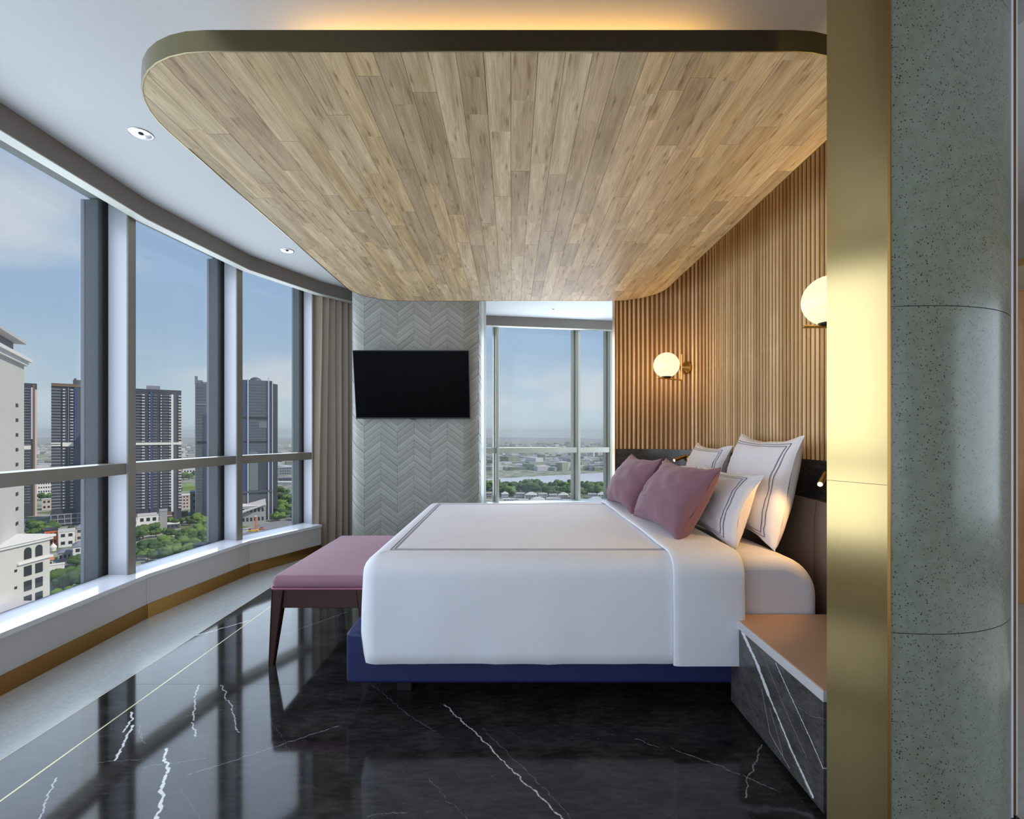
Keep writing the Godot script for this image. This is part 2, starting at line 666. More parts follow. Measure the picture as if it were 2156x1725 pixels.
func materials() -> void:
	mat("white_ceiling", rgb(207, 207, 208), 0.9)
	mat("white_plaster", rgb(222, 222, 222), 0.85)
	mat("bulkhead_paint", rgb(126, 118, 110), 0.7)
	mat("bulkhead_lip", rgb(205, 205, 195), 0.6)
	mat("white_post", rgb(172, 172, 180), 0.35)
	mat("rail_metal", rgb(142, 136, 126), 0.4, 0.3)
	mat("grey_post", rgb(120, 124, 126), 0.45, 0.3)
	mat("lit_post", rgb(196, 196, 180), 0.45)  # lighter copy for the alcove frames, making up for low light there
	mat("black_rubber", rgb(12, 12, 12), 0.7)
	mat("sill_stone", rgb(235, 236, 242), 0.12)
	mat("apron_paint", rgb(205, 203, 203), 0.5)
	mat("brass", rgb(205, 165, 100), 0.3, 1.0)
	mat("brass_dull", rgb(172, 128, 72), 0.35, 1.0)
	mat("brass_inlay", rgb(200, 190, 150), 0.35, 0.8)
	mat("bronze", rgb(160, 150, 116), 0.2, 1.0)
	mat("pillar_brass", rgb(190, 166, 116), 0.16, 1.0)
	M.pillar_brass.normal_enabled = false
	var g := mat("glass", Color(0.9, 0.95, 0.95, 0.05), 0.0)
	g.transparency = BaseMaterial3D.TRANSPARENCY_ALPHA
	var t := speck_picture(1024, rgb(184, 188, 188), [rgb(150, 156, 156), rgb(200, 203, 203), rgb(152, 150, 142)], 5200, 11, 0.8, 2.0)
	mat("terrazzo_floor", Color.WHITE, 0.22).albedo_texture = t
	t = speck_picture(1024, rgb(130, 131, 115), [rgb(56, 56, 46), rgb(78, 79, 66), rgb(62, 60, 48), rgb(134, 136, 120)], 8000, 12, 0.8, 2.6)
	mat("terrazzo_green", Color.WHITE, 0.18).albedo_texture = t
	M.terrazzo_green.uv1_scale = Vector3(1.25, 1.25, 1)
	M.terrazzo_floor.uv1_scale = Vector3(1.1, 1.1, 1)
	mat("floor_marble", Color.WHITE, 0.075).albedo_texture = marble_picture(2048, FLOOR_VEINS, Vector2(-1.9, 1.3), Vector2(3.5, 3.5), 21)
	M.floor_marble.metallic_specular = 0.42
	mat("stone_marble", Color.WHITE, 0.25).albedo_texture = marble_picture(1024, STONE_VEINS, Vector2(1.45, 0.0), Vector2(0.7, 0.7), 31, 0.15, 0.5, 4.4)
	mat("band_marble", Color.WHITE, 0.25).albedo_texture = marble_picture(1024, [[3, 150, 0.5, 0.2, 0.62, 0.9], [2.5, 120, 1.5, 0.3, 1.9, 0.4], [2.5, 130, 1.2, 1.2, 1.3, 1.5], [2, 130, 2.2, 0.3, 2.4, 0.9], [2, 110, 0.9, 0.92, 1.4, 1.0]], Vector2.ZERO, Vector2(3, 3), 33, 0.035)
	t = wood_picture(1024, 512, rgb(176, 150, 116), rgb(250, 232, 206), 36, 41)
	var w := mat("plank_wood", Color.WHITE, 0.55)
	w.albedo_texture = t
	w.albedo_color = rgb(255, 247, 228)
	w.vertex_color_use_as_albedo = true
	t = wood_picture(512, 256, rgb(190, 154, 108), rgb(232, 200, 154), 0, 43)
	for k in 3:
		w = mat("slat_wood_%d" % k, [Color.WHITE, rgb(240, 236, 228), rgb(228, 220, 208)][k], 0.5)
		w.albedo_texture = t
		w.uv1_scale = Vector3(1, 1, 1)
	mat("slat_back", rgb(108, 70, 38), 0.7)
	w = mat("panel_wood", rgb(235, 200, 165), 0.45)
	w.albedo_texture = t
	mat("canopy_core", rgb(200, 195, 185), 0.8)
	var l := mat("led", rgb(255, 214, 140), 0.5)
	l.emission_enabled = true
	l.emission = rgb(255, 190, 95)
	l.emission_energy_multiplier = 3.0
	l = mat("opal_glass", rgb(110, 105, 90), 0.3)
	l.emission_enabled = true
	l.emission = rgb(255, 246, 206)
	l.emission_energy_multiplier = 1.0
	l = mat("lamp_lens", rgb(255, 240, 210), 0.3)
	l.emission_enabled = true
	l.emission = rgb(255, 225, 170)
	l.emission_energy_multiplier = 4.0
	mat("duvet_cotton", rgb(238, 238, 245), 0.75)
	mat("sheet_cotton", rgb(222, 221, 230), 0.75)
	mat("pillow_cotton", rgb(224, 222, 230), 0.8)
	mat("grey_thread", rgb(128, 130, 144), 0.7)
	mat("dark_thread", rgb(104, 104, 116), 0.7)
	w = mat("mauve_velvet", rgb(128, 90, 103), 0.75)
	w.rim_enabled = true
	w.rim = 0.6
	w.rim_tint = 0.4
	w = mat("bench_velvet", rgb(148, 105, 120), 0.75)
	w.rim_enabled = true
	w.rim = 1.0
	w.rim_tint = 0.4
	mat("bench_piping", rgb(165, 98, 122), 0.6)
	mat("dark_mahogany", rgb(62, 34, 28), 0.35)
	mat("navy_leather", rgb(36, 42, 90), 0.5)
	mat("black_wood", rgb(14, 14, 15), 0.6)
	mat("taupe_leather", rgb(128, 110, 102), 0.55)
	mat("tan_leather", rgb(178, 146, 124), 0.55)
	mat("pale_edge", rgb(206, 203, 205), 0.4)
	mat("tv_black", rgb(9, 9, 10), 0.25)
	mat("tv_screen", rgb(3, 3, 4), 0.3).metallic_specular = 0.15
	mat("tv_edge", rgb(60, 60, 64), 0.4, 0.4)
	mat("chrome", rgb(220, 220, 225), 0.12, 1.0)
	w = mat("curtain_cloth", rgb(182, 166, 152), 0.8)
	w.backlight_enabled = true
	w.backlight = Color(0.12, 0.10, 0.08)
	var st_im := Image.create(16, 64, false, Image.FORMAT_RGB8)
	var g1 := 0.88
	for y in 64:
		if rng.randf() < 0.22:
			g1 = rng.randf_range(0.80, 0.96)
		for x in 16:
			st_im.set_pixel(x, y, Color(g1, g1, g1))
	var st := ImageTexture.create_from_image(st_im)
	for k in 5:
		var q: float = [0.0, 0.014, -0.016, 0.026, -0.03][k]
		mat("chevron_%d" % k, Color(0.685 + q, 0.685 + q, 0.655 + q), 0.42).albedo_texture = st
	mat("column_core", rgb(120, 120, 114), 0.7)


func simple(called: String, label: String, category: String, mb: MB, m: Material, group := "") -> MeshInstance3D:
	var o := part(called, mb.mesh(m), self)
	tag(o, label, category, group)
	return o

func solid(called: String, mb: MB, m: Material) -> MeshInstance3D:
	var o := part(called, mb.mesh(m), self)
	o.set_meta("kind", "structure")
	return o


func shell() -> void:
	# floors
	var inner := PackedVector2Array(offset_line(L, 0.03))
	var outer := PackedVector2Array(offset_line(L, 0.36))
	var bound := PackedVector2Array(inner)
	bound.append_array(PackedVector2Array([Vector2(5.0, 6.5), Vector2(5.0, -2.7)]))
	var fl := structure("floor")
	var mb := MB.new()
	var edge := PackedVector2Array([Vector2(-1.875, -2.7), Vector2(-1.875, 8.0), Vector2(-4.0, 8.0), Vector2(-4.0, -2.7)])
	for q in Geometry2D.intersect_polygons(bound, edge):
		mb.prism(q, -0.1, 0.0)
	mb.prism(PackedVector2Array([Vector2(1.58, -2.7), Vector2(5.0, -2.7), Vector2(5.0, 3.45), Vector2(1.58, 3.45)]), -0.1, 0.0)
	part("terrazzo_slab", mb.mesh(M.terrazzo_floor), fl)
	var uvf := func(q: Vector2) -> Vector2: return Vector2((q.x + 1.9) / 3.5, (q.y - 1.3) / 3.5)
	var cuts := [-2.7, -0.2, 2.31, 4.8, 7.0]
	for k in 4:
		for s in [[-1.875, -1.671], [-1.664, 1.58]]:
			var r := PackedVector2Array([Vector2(s[0], cuts[k]), Vector2(s[1], cuts[k]), Vector2(s[1], cuts[k + 1] - 0.0012), Vector2(s[0], cuts[k + 1] - 0.0012)])
			for q in Geometry2D.intersect_polygons(bound, r):
				mb = MB.new()
				mb.prism(q, -0.1, 0.0, 35.0, uvf)
				part("marble_slab", mb.mesh(M.floor_marble), fl)
	mb = MB.new()
	mb.prism(PackedVector2Array([Vector2(-1.671, -2.7), Vector2(-1.664, -2.7), Vector2(-1.664, 5.2), Vector2(-1.671, 5.2)]), -0.1, 0.0003)
	mb.prism(PackedVector2Array([Vector2(-1.877, -2.7), Vector2(-1.8735, -2.7), Vector2(-1.8735, 4.8), Vector2(-1.877, 4.8)]), -0.1, 0.0002)
	tag(part("brass_inlay", mb.mesh(M.brass_inlay), fl), "thin brass inlay lines in the black marble")
	mb = MB.new()
	var under := PackedVector2Array(outer)
	under.append_array(PackedVector2Array([Vector2(5.2, 6.86), Vector2(5.2, -2.9), Vector2(-2.55, -2.9)]))
	mb.prism(under, -0.4, -0.1)
	part("floor_base", mb.mesh(M.white_plaster), fl)
	# ceiling
	mb = MB.new()
	mb.prism(under, CEIL, CEIL + 0.2)
	solid("ceiling", mb, M.white_ceiling)
	# walls out of the picture, behind the camera and beyond the bed wall
	mb = MB.new()
	mb.box(P(-1.9, 1.305, -2.8), Vector3(1.1, 2.81, 0.2))
	mb.box(P(3.85, 1.305, -2.8), Vector3(2.5, 2.81, 0.2))
	mb.box(P(0.65, 2.6, -2.8), Vector3(4.0, 0.22, 0.2))
	mb.box(P(0.65, 0.1, -2.8), Vector3(4.0, 0.4, 0.2))
	solid("wall_rear", mb, M.white_plaster)  # its opening holds the added rear window
	mb = MB.new()
	mb.box(P(5.1, 1.305, -2.35), Vector3(0.2, 2.81, 0.9))
	mb.box(P(5.1, 1.305, 4.35), Vector3(0.2, 2.81, 5.0))
	mb.box(P(5.1, 2.6, -0.05), Vector3(0.2, 0.22, 3.9))
	mb.box(P(5.1, 0.1, -0.05), Vector3(0.2, 0.4, 3.9))
	solid("wall_east", mb, M.white_plaster)
	mb = MB.new()
	mb.box(P(2.5, 1.305, 5.0), Vector3(0.1, 2.81, 2.9))
	solid("wall_north", mb, M.white_plaster)
	# the room glimpsed past the pillar: lower ceiling, bulkhead with a brass edge, timber wall
	mb = MB.new()
	mb.box(P(3.35, 2.64, 0.35), Vector3(3.3, 0.14, 6.0))
	solid("ceiling_lower", mb, M.white_ceiling)
	mb = MB.new()
	mb.box(P(0.15, 2.69, -0.75), Vector3(2.5, 0.04, 3.8), 0.004)  # unseen dark soffit, placed to darken the reflection in the canopy rim
	solid("unseen_soffit_3", mb, M.dark_mahogany)
	mb = MB.new()
	mb.box(P(4.02, 2.385, 0.35), Vector3(1.96, 0.37, 6.1))
	solid("trim_1", mb, mat("beige_plaster", rgb(190, 180, 160), 0.8))
	mb = MB.new()
	mb.box(P(3.035, 2.218, 0.35), Vector3(0.012, 0.036, 6.1))
	solid("trim_2", mb, M.brass)
	var wn := structure("wall_timber")
	for k in 7:
		mb = MB.new()
		mb.box(P(1.85 + k * 0.47, 1.1, 3.42), Vector3(0.466, 2.2, 0.05), 0.003)
		for i in mb.uv.size():
			mb.uv[i] = Vector2(mb.uv[i].y * 0.5, mb.uv[i].x)
		part("timber_panel", mb.mesh(M.panel_wood), wn)
	mb = MB.new()
	mb.box(P(3.3, 1.305, 3.5), Vector3(3.5, 2.81, 0.1))
	part("timber_backing", mb.mesh(M.white_plaster), wn)


func glazing() -> void:
	var mb := MB.new()
	# bulkhead over the windows
	mb.prism(ribbon(L, 0.0, 0.075), 2.588, CEIL)
	solid("wall_bulkhead", mb, M.bulkhead_paint)
	mb = MB.new()
	mb.prism(ribbon(L, 0.002, 0.073), 2.582, 2.588)
	solid("trim_bulkhead", mb, M.bulkhead_lip)
	# sill: one panel to each facet, up to the curtain, then again under the north window
	var sill := structure("trim_sill")
	var base := structure("baseboard_left")
	for i in 7:
		if i == 3:
			continue
		var gap := 0.0012
		mb = MB.new()
		mb.prism(seg_ribbon(L, i, -0.006, 0.243, 0.0), 0.262, 0.287)
		part("sill_panel", mb.mesh(M.sill_stone), sill)
		mb = MB.new()
		mb.prism(seg_ribbon(L, i, 0.004, 0.06, gap), 0.088, 0.262)
		part("apron_panel", mb.mesh(M.apron_paint), sill)
		mb = MB.new()
		mb.prism(seg_ribbon(L, i, -0.004, 0.03, gap), 0.0, 0.09)
		part("brass_strip", mb.mesh(M.brass_dull), base)
		mb = MB.new()
		mb.prism(seg_ribbon(L, i, 0.06, 0.243, 0.0), 0.0, 0.262)
		part("sill_core", mb.mesh(M.apron_paint), sill)
	# glass, transoms and posts of each facet
	var fac := []
	for i in 7:
		var a: Vector2 = L[i]
		var b: Vector2 = L[i + 1]
		if i == 0:
			for k in 6:
				fac.append([a.lerp(b, k / 6.0), a.lerp(b, (k + 1) / 6.0), 0])
		elif i == 5:
			fac.append([a, Vector2(-0.17, 6.235), 5])
			fac.append([Vector2(-0.17, 6.235), Vector2(0.925, 6.424), 5])
			fac.append([Vector2(0.925, 6.424), b, 5])
		else:
			fac.append([a, b, i])
	for i in fac.size():
		var pts := [fac[maxi(i - 1, 0)][0], fac[i][0], fac[i][1], fac[mini(i + 1, fac.size() - 1)][1]]
		var w := structure("window_%d" % (i + 1))
		for q in [["lower_pane", 0.27, 0.97], ["upper_pane", 0.97, 2.705]]:
			mb = MB.new()
			var o := offset_line(pts, 0.262)
			var n0: Vector2 = o[1]
			var n1: Vector2 = o[2]
			mb.face([P(n0.x, q[1], n0.y), P(n1.x, q[1], n1.y), P(n1.x, q[2], n1.y), P(n0.x, q[2], n0.y)])
			part(q[0], mb.mesh(M.glass), w)
		mb = MB.new()
		mb.prism(seg_ribbon(pts, 1, 0.19 if fac[i][2] == 3 else 0.115, 0.258, 0.02), 0.935, 1.005)
		part("transom", mb.mesh(M.lit_post if fac[i][2] >= 5 else M.rail_metal), w)
		mb = MB.new()
		mb.prism(seg_ribbon(pts, 1, 0.243, 0.285, 0.0), 0.20, 0.275)
		part("bottom_rail", mb.mesh(M.grey_post), w)
		# the post at the near end of the facet
		if i == 0:
			continue
		var d1: Vector2 = (pts[1] - pts[0]).normalized()
		var d2: Vector2 = (pts[2] - pts[1]).normalized()
		var tg := (d1 + d2).normalized()
		var no := Vector2(-tg.y, tg.x)
		for q in [["post", 0.108, 0.237, 0.031, "white_post", 0.275], ["shade_cap", 0.10, 0.1078, 0.031, "rail_metal", 0.275], ["gasket", 0.237, 0.287, 0.016, "black_rubber", 0.275], ["outer_fin", 0.287, 0.375, 0.05, "grey_post", 0.20], ["fin_edge", 0.375, 0.40, 0.055, "white_post", 0.20]]:  # brown inner cap: shade on the post's room side put into the colour
			var slim: float = 0.55 if fac[i][2] >= 5 else 1.0
			var c: Vector2 = pts[1] + no * (q[1] + q[2]) * 0.5
			mb = MB.new()
			mb.t = Transform3D(Basis(Vector3(no.x, 0, -no.y), Vector3.UP, Vector3(tg.x, 0, -tg.y)), P(c.x, 0, c.y))
			var y0: float = q[5]
			mb.box(Vector3(0, (y0 + 2.7) * 0.5, 0), Vector3(q[2] - q[1], 2.7 - y0, q[3] * 2.0 * slim), 0.003)
			part(q[0], mb.mesh(M["lit_post" if fac[i][2] >= 5 and q[4] != "black_rubber" else q[4]]), w)
	# a pale junction box on the ledge outside
	mb = MB.new()
	mb.box(P(-2.56, 0.235, 3.99), Vector3(0.1, 0.09, 0.09), 0.006)
	mb.box(P(-2.56, 0.285, 3.99), Vector3(0.104, 0.01, 0.094), 0.003)
	simple("junction_box", "small pale box on the outside ledge at the foot of the second window post", "box", mb, M.grey_post)
	mb = MB.new()
	mb.prism(ribbon(L, 0.285, 0.5), 0.0, 0.19)
	solid("trim_ledge", mb, M.grey_post)
	# panes out of view: an added rear window, and the east window
	for q in [["window_21", P(0.65, 1.4, -2.8), Vector3(4.0, 2.2, 0.012)], ["window_22", P(5.1, 1.4, -0.05), Vector3(0.012, 2.2, 3.9)]]:
		mb = MB.new()
		mb.box(q[1], q[2])
		solid(q[0], mb, M.glass)


func wall_at(s: float) -> Array:
	# point and direction at length s along the slatted wall
	var run := 0.0
	for i in SW.size() - 1:
		var l: float = SW[i].distance_to(SW[i + 1])
		if s <= run + l or i == SW.size() - 2:
			var d: Vector2 = (SW[i + 1] - SW[i]) / l
			return [SW[i] + d * (s - run), d]
		run += l
	return []


func slat_wall() -> void:
	var wl := structure("wall_right")
	var mb := MB.new()
	mb.prism(ribbon(SW, -0.085, -0.02), 0.0, CEIL, 20.0)
	part("backing", mb.mesh(M.slat_back), wl)
	mb = MB.new()
	mb.prism(ribbon(SW, -0.09, -0.085), 0.0, CEIL, 20.0)
	part("rear_face", mb.mesh(M.white_plaster), wl)
	mb = MB.new()
	mb.box(P(1.535, CEIL * 0.5, 1.512), Vector3(0.056, CEIL, 0.014), 0.002)
	part("white_end_strip", mb.mesh(M.sill_stone), wl)  # narrow white upright strip at the wall's near end
	# half-round slats
	var h := CEIL - 1.066
	var meshes := []
	for k in 3:
		mb = MB.new()
		var pr := PackedVector2Array()
		for i in 9:
			var a := PI * i / 8.0
			pr.append(Vector2(cos(a) * 0.0098, -sin(a) * 0.0095))
		mb.prism(pr, 0.0, h, 50.0)
		for i in mb.uv.size():
			mb.uv[i] = Vector2(mb.uv[i].y * 0.5 + 0.31 * k, mb.uv[i].x * 2.0 + 0.3 * k)
		meshes.append(mb.mesh(M["slat_wood_%d" % k]))
	var total := 0.0
	for i in SW.size() - 1:
		total += SW[i].distance_to(SW[i + 1])
	var s := 0.018
	while s < total - 0.008:
		var q := wall_at(s)
		var d: Vector2 = q[1]
		var o := part("slat", meshes[rng.randi() % 3], wl, true)
		# local x along the wall, local z (profile side) towards the room
		var inw := Vector3(-d.y, 0, -d.x)
		var p: Vector2 = q[0] + Vector2(d.y, -d.x) * 0.02
		o.transform = Transform3D(Basis(Vector3(d.x, 0, -d.y), Vector3.UP, Vector3(d.x, 0, -d.y).cross(Vector3.UP)), P(p.x, 1.066, p.y))
		if o.transform.basis.z.dot(inw) < 0.0:
			o.transform.basis = Basis(-o.transform.basis.x, Vector3.UP, -o.transform.basis.z)
		s += 0.036
	# marble band, three lengths with fine joints, and the brass edge at the end of the wall
	var cut := [0, 8, 20, SW.size() - 1]
	for k in 3:
		var sub: Array = SW.slice(cut[k], cut[k + 1] + 1)
		mb = MB.new()
		mb.prism(ribbon(sub, -0.02, 0.0), 0.86, 1.066, 20.0)
		for i in mb.uv.size():
			mb.uv[i] = mb.uv[i] / 3.0 + Vector2(0.3 * k, 0.12)
		part("marble_panel", mb.mesh(M.band_marble), wl)
	mb = MB.new()
	mb.box(P(0.862, CEIL * 0.5, 4.09), Vector3(0.006, CEIL, 0.10))
	part("brass_edge", mb.mesh(M.brass_dull), wl)
	# upholstered headboard, panel by panel
	var hb := thing("headboard", "taupe leather headboard of tall padded panels along the slatted wall behind the bed", "headboard", P(1.46, 0, 2.9))
	var bounds := [0.0, 0.21, 0.834, 1.45, 2.03, 2.42, 2.81]
	for k in bounds.size() - 1:
		var rows := []
		for e in 9:
			var row := []
			var v := e / 8.0
			var round_v := 0.012 * pow(absf(v * 2.0 - 1.0), 10.0)
			for i in 13:
				var u := i / 12.0
				var q := wall_at(lerpf(bounds[k] + 0.001, bounds[k + 1] - 0.001, u))
				var d: Vector2 = q[1]
				var pull := 0.012 * pow(absf(u * 2.0 - 1.0), 10.0) + round_v
				var p: Vector2 = q[0] + Vector2(-d.y, d.x) * (0.042 - pull)
				row.append(P(p.x, lerpf(0.02, 0.872, v), p.y))
			rows.append(row)
		# closing top ledge back to the wall
		var top := []
		var bot := []
		for i in 13:
			var q := wall_at(lerpf(bounds[k] + 0.001, bounds[k + 1] - 0.001, i / 12.0))
			top.append(P(q[0].x, 0.872, q[0].y))
			bot.append(P(q[0].x, 0.02, q[0].y))
		mb = MB.new()
		mb.surf(rows)
		mb.surf([rows[8], top])
		mb.surf([bot, rows[0]])
		part("panel", mb.mesh(M.taupe_leather), hb)


func canopy() -> void:
	var x0 := -1.256
	var x1 := 1.184
	var d0 := 1.391
	var d1 := 4.03
	var r := 0.372
	var hb := 2.30
	var cp := thing("ceiling_canopy", "hanging canopy of pale oak planks with rounded corners and a bronze rim above the bed", "canopy", P(-0.035, hb, 2.71))
	var out := rounded_rect(x0, x1, d0, d1, r, 10)
	var ins := rounded_rect(x0 + 0.004, x1 - 0.004, d0 + 0.004, d1 - 0.004, r - 0.004, 10)
	# bronze rim in eight lengths
	var mb: MB
	for k in 4:
		for q in [[k * 11, k * 11 + 10], [k * 11 + 10, (k * 11 + 11) % 44]]:
			var poly := PackedVector2Array()
			var i: int = q[0]
			var back := PackedVector2Array()
			while true:
				poly.append(out[i])
				back.append(ins[i])
				if i == q[1]:
					break
				i = (i + 1) % 44
			back.reverse()
			poly.append_array(back)
			mb = MB.new()
			mb.prism(poly, hb - 0.001, hb + 0.060, 30.0)
			part("rim_panel", mb.mesh(M.bronze), cp)
	# planks
	var field := rounded_rect(x0 + 0.0045, x1 - 0.0045, d0 + 0.0045, d1 - 0.0045, r - 0.0045, 10)
	var pw := 0.0795
	var x := x0 + 0.01 - 0.03
	var tones := [Color(1.0, 0.98, 0.95), Color(0.80, 0.78, 0.75), Color(0.90, 0.86, 0.80), Color(0.76, 0.72, 0.68), Color(1.12, 1.10, 1.07), Color(0.86, 0.84, 0.84), Color(0.95, 0.90, 0.80), Color(1.04, 1.02, 1.0)]
	while x < x1:
		var d := d0 - rng.randf() * 0.7
		while d < d1:
			var ln: float = [0.38, 0.55, 0.75, 0.9, 1.1][rng.randi() % 5] * rng.randf_range(0.9, 1.1)
			if d + ln < d0 + 0.08:
				d += ln
				continue
			var rect := PackedVector2Array([Vector2(x + 0.0006, d + 0.0007), Vector2(x + pw - 0.0006, d + 0.0007), Vector2(x + pw - 0.0006, d + ln - 0.0007), Vector2(x + 0.0006, d + ln - 0.0007)])
			for q in Geometry2D.intersect_polygons(rect, field):
				mb = MB.new()
				var tn: Color = tones[rng.randi() % tones.size()]
				var br := rng.randf_range(0.93, 1.06)
				mb.col = Color(tn.r * br, tn.g * br, tn.b * br)
				var off := Vector2(rng.randf(), rng.randf())
				var sgn := -1.0 if rng.randf() < 0.5 else 1.0
				var xx := x
				var uvf := func(p: Vector2) -> Vector2: return off + Vector2(sgn * p.y / 1.7, (p.x - xx) / 0.30)
				mb.prism(q, hb + rng.randf() * 0.0012, hb + 0.014, 30.0, uvf)
				part("plank", mb.mesh(M.plank_wood, true), cp)
			d += ln
		x += pw
	mb = MB.new()
	mb.prism(ins, hb + 0.014, hb + 0.05, 30.0)
	part("tray", mb.mesh(M.canopy_core), cp)
	# raised core up to the ceiling, with a lamp strip on its shelf
	var k0 := 0.47
	mb = MB.new()
	mb.prism(rounded_rect(x0 + k0, x1 - k0, d0 + k0, d1 - k0, 0.2, 6), hb + 0.05, CEIL)
	part("core", mb.mesh(M.canopy_core), cp)
	mb = MB.new()
	var a := rounded_rect(x0 + k0 - 0.04, x1 - k0 + 0.04, d0 + k0 - 0.04, d1 - k0 + 0.04, 0.22, 6)
	var b := rounded_rect(x0 + k0 - 0.002, x1 - k0 + 0.002, d0 + k0 - 0.002, d1 - k0 + 0.002, 0.2, 6)
	for i in a.size():
		var j := (i + 1) % a.size()
		mb.face([P(a[i].x, 2.60, a[i].y), P(a[j].x, 2.60, a[j].y), P(b[j].x, 2.60, b[j].y), P(b[i].x, 2.60, b[i].y)])
	part("led_light", mb.mesh(M.led), cp)
	mb = MB.new()
	for i in a.size():
		var j := (i + 1) % a.size()
		mb.face([P(a[i].x, 2.585, a[i].y), P(b[i].x, 2.585, b[i].y), P(b[j].x, 2.585, b[j].y), P(a[j].x, 2.585, a[j].y)])
		mb.face([P(a[i].x, 2.585, a[i].y), P(a[j].x, 2.585, a[j].y), P(a[j].x, 2.60, a[j].y), P(a[i].x, 2.60, a[i].y)])
	part("led_shelf", mb.mesh(M.canopy_core), cp)
	var cx := (x0 + x1) / 2
	var cd := (d0 + d1) / 2
	for q in [[cx, d0 + k0 - 0.022, x1 - x0 - 2 * k0, 0.035], [cx, d1 - k0 + 0.022, x1 - x0 - 2 * k0, 0.035], [x0 + k0 - 0.022, cd, 0.035, d1 - d0 - 2 * k0], [x1 - k0 + 0.022, cd, 0.035, d1 - d0 - 2 * k0]]:
		var l := AreaLight3D.new()
		l.name = "cove_lamp"
		l.area_size = Vector2(q[2], q[3])
		l.light_energy = 0.11
		l.light_color = Color(1.0, 0.77, 0.38)
		l.shadow_enabled = true
		l.position = P(q[0], 2.604, q[1])
		add_child(l, true)
		l.rotation = Vector3(PI / 2, 0, 0)


func column() -> void:
	var x0 := -1.53
	var x1 := -0.30
	var df := 4.52
	var db := 5.75
	var r := 0.15
	var co := thing("column", "wide grey column covered in a chevron pattern with rounded corners, carrying the television", "column", P(-0.915, 0, 5.0))
	var mb := MB.new()
	mb.prism(rounded_rect(x0, x1, df, db, r, 8), 0.0, CEIL, 30.0)
	part("core", mb.mesh(M.column_core), co)
	# path along the left side, the front and the right side
	var arc := r * PI / 2
	var flat := x1 - x0 - 2 * r
	var pt := func(s: float, o: float) -> Vector2:
		if s < -arc:
			return Vector2(x0 - o, df + r - (s + arc))
		if s < 0.0:
			var a := PI + (s + arc) / r
			return Vector2(x0 + r + cos(a) * (r + o), df + r + sin(a) * (r + o))
		if s < flat:
			return Vector2(x0 + r + s, df - o)
		if s < flat + arc:
			var a := -PI / 2 + (s - flat) / r
			return Vector2(x1 - r + cos(a) * (r + o), df + r + sin(a) * (r + o))
		return Vector2(x1 + o, df + r + (s - flat - arc))
	var hw := flat / 6.0
	var pitch := 0.0625
	var rise := 0.118
	var rest := MB.new()
	for j in range(-4, 10):
		var up := 1.0 if posmod(j, 2) == 0 else -1.0
		var s0 := j * hw
		var kinds := []
		for kind in 3:
			for tone in 5:
				kinds.append(chevron(pt, s0 + 0.0003, s0 + hw - 0.0003, up * rise, pitch - 0.0011, [0.004, 0.0055, 0.007][kind], MB.new()).mesh(M["chevron_%d" % tone]))
		var row := 0
		var y := 0.02 + (0.0 if up > 0 else rise)
		while y + pitch + (rise if up > 0 else 0.0) < CEIL:
			var kind := (row * 7 + j * 5 + (row / 3) * 2) % 3
			var seen := y > 0.18 and y < 2.50 and j >= -1 and j <= 7
			if j >= 0 and j <= 5 and y > 1.42 and y + rise < 1.86:
				seen = false
			if seen:
				var o := part("chevron_strip", kinds[posmod(kind, 3) * 5 + posmod(row * 3 + j * 7 + row / 4, 5)], co, true)  # raised strips standing for a printed chevron wallpaper
				o.position = Vector3(0, y, 0) - co.position
			else:
				rest.t = Transform3D(Basis.IDENTITY, Vector3(0, y, 0))
				chevron(pt, s0 + 0.0008, s0 + hw - 0.0008, up * rise, pitch - 0.0016, 0.0055, rest)
			y += pitch
			row += 1
	rest.t = Transform3D.IDENTITY
	tag(part("chevron_strips_behind", rest.mesh(M.chevron_0), co), "", "", "", "stuff")


func chevron(pt: Callable, s0: float, s1: float, rise: float, h: float, o: float, mb: MB) -> MB:
	var lo := []
	var hi := []
	var lo2 := []
	var hi2 := []
	for i in 5:
		var s := lerpf(s0, s1, i / 4.0)
		var y := rise * i / 4.0
		var a: Vector2 = pt.call(s, o)
		var b: Vector2 = pt.call(s, -0.001)
		lo.append(P(a.x, y, a.y))
		hi.append(P(a.x, y + h, a.y))
		lo2.append(P(b.x, y, b.y))
		hi2.append(P(b.x, y + h, b.y))
	mb.surf([lo, hi])
	mb.surf([lo2, lo])
	mb.surf([hi, hi2])
	mb.face([lo2[0], lo[0], hi[0], hi2[0]])
	mb.face([lo[4], lo2[4], hi2[4], hi[4]])
	return mb


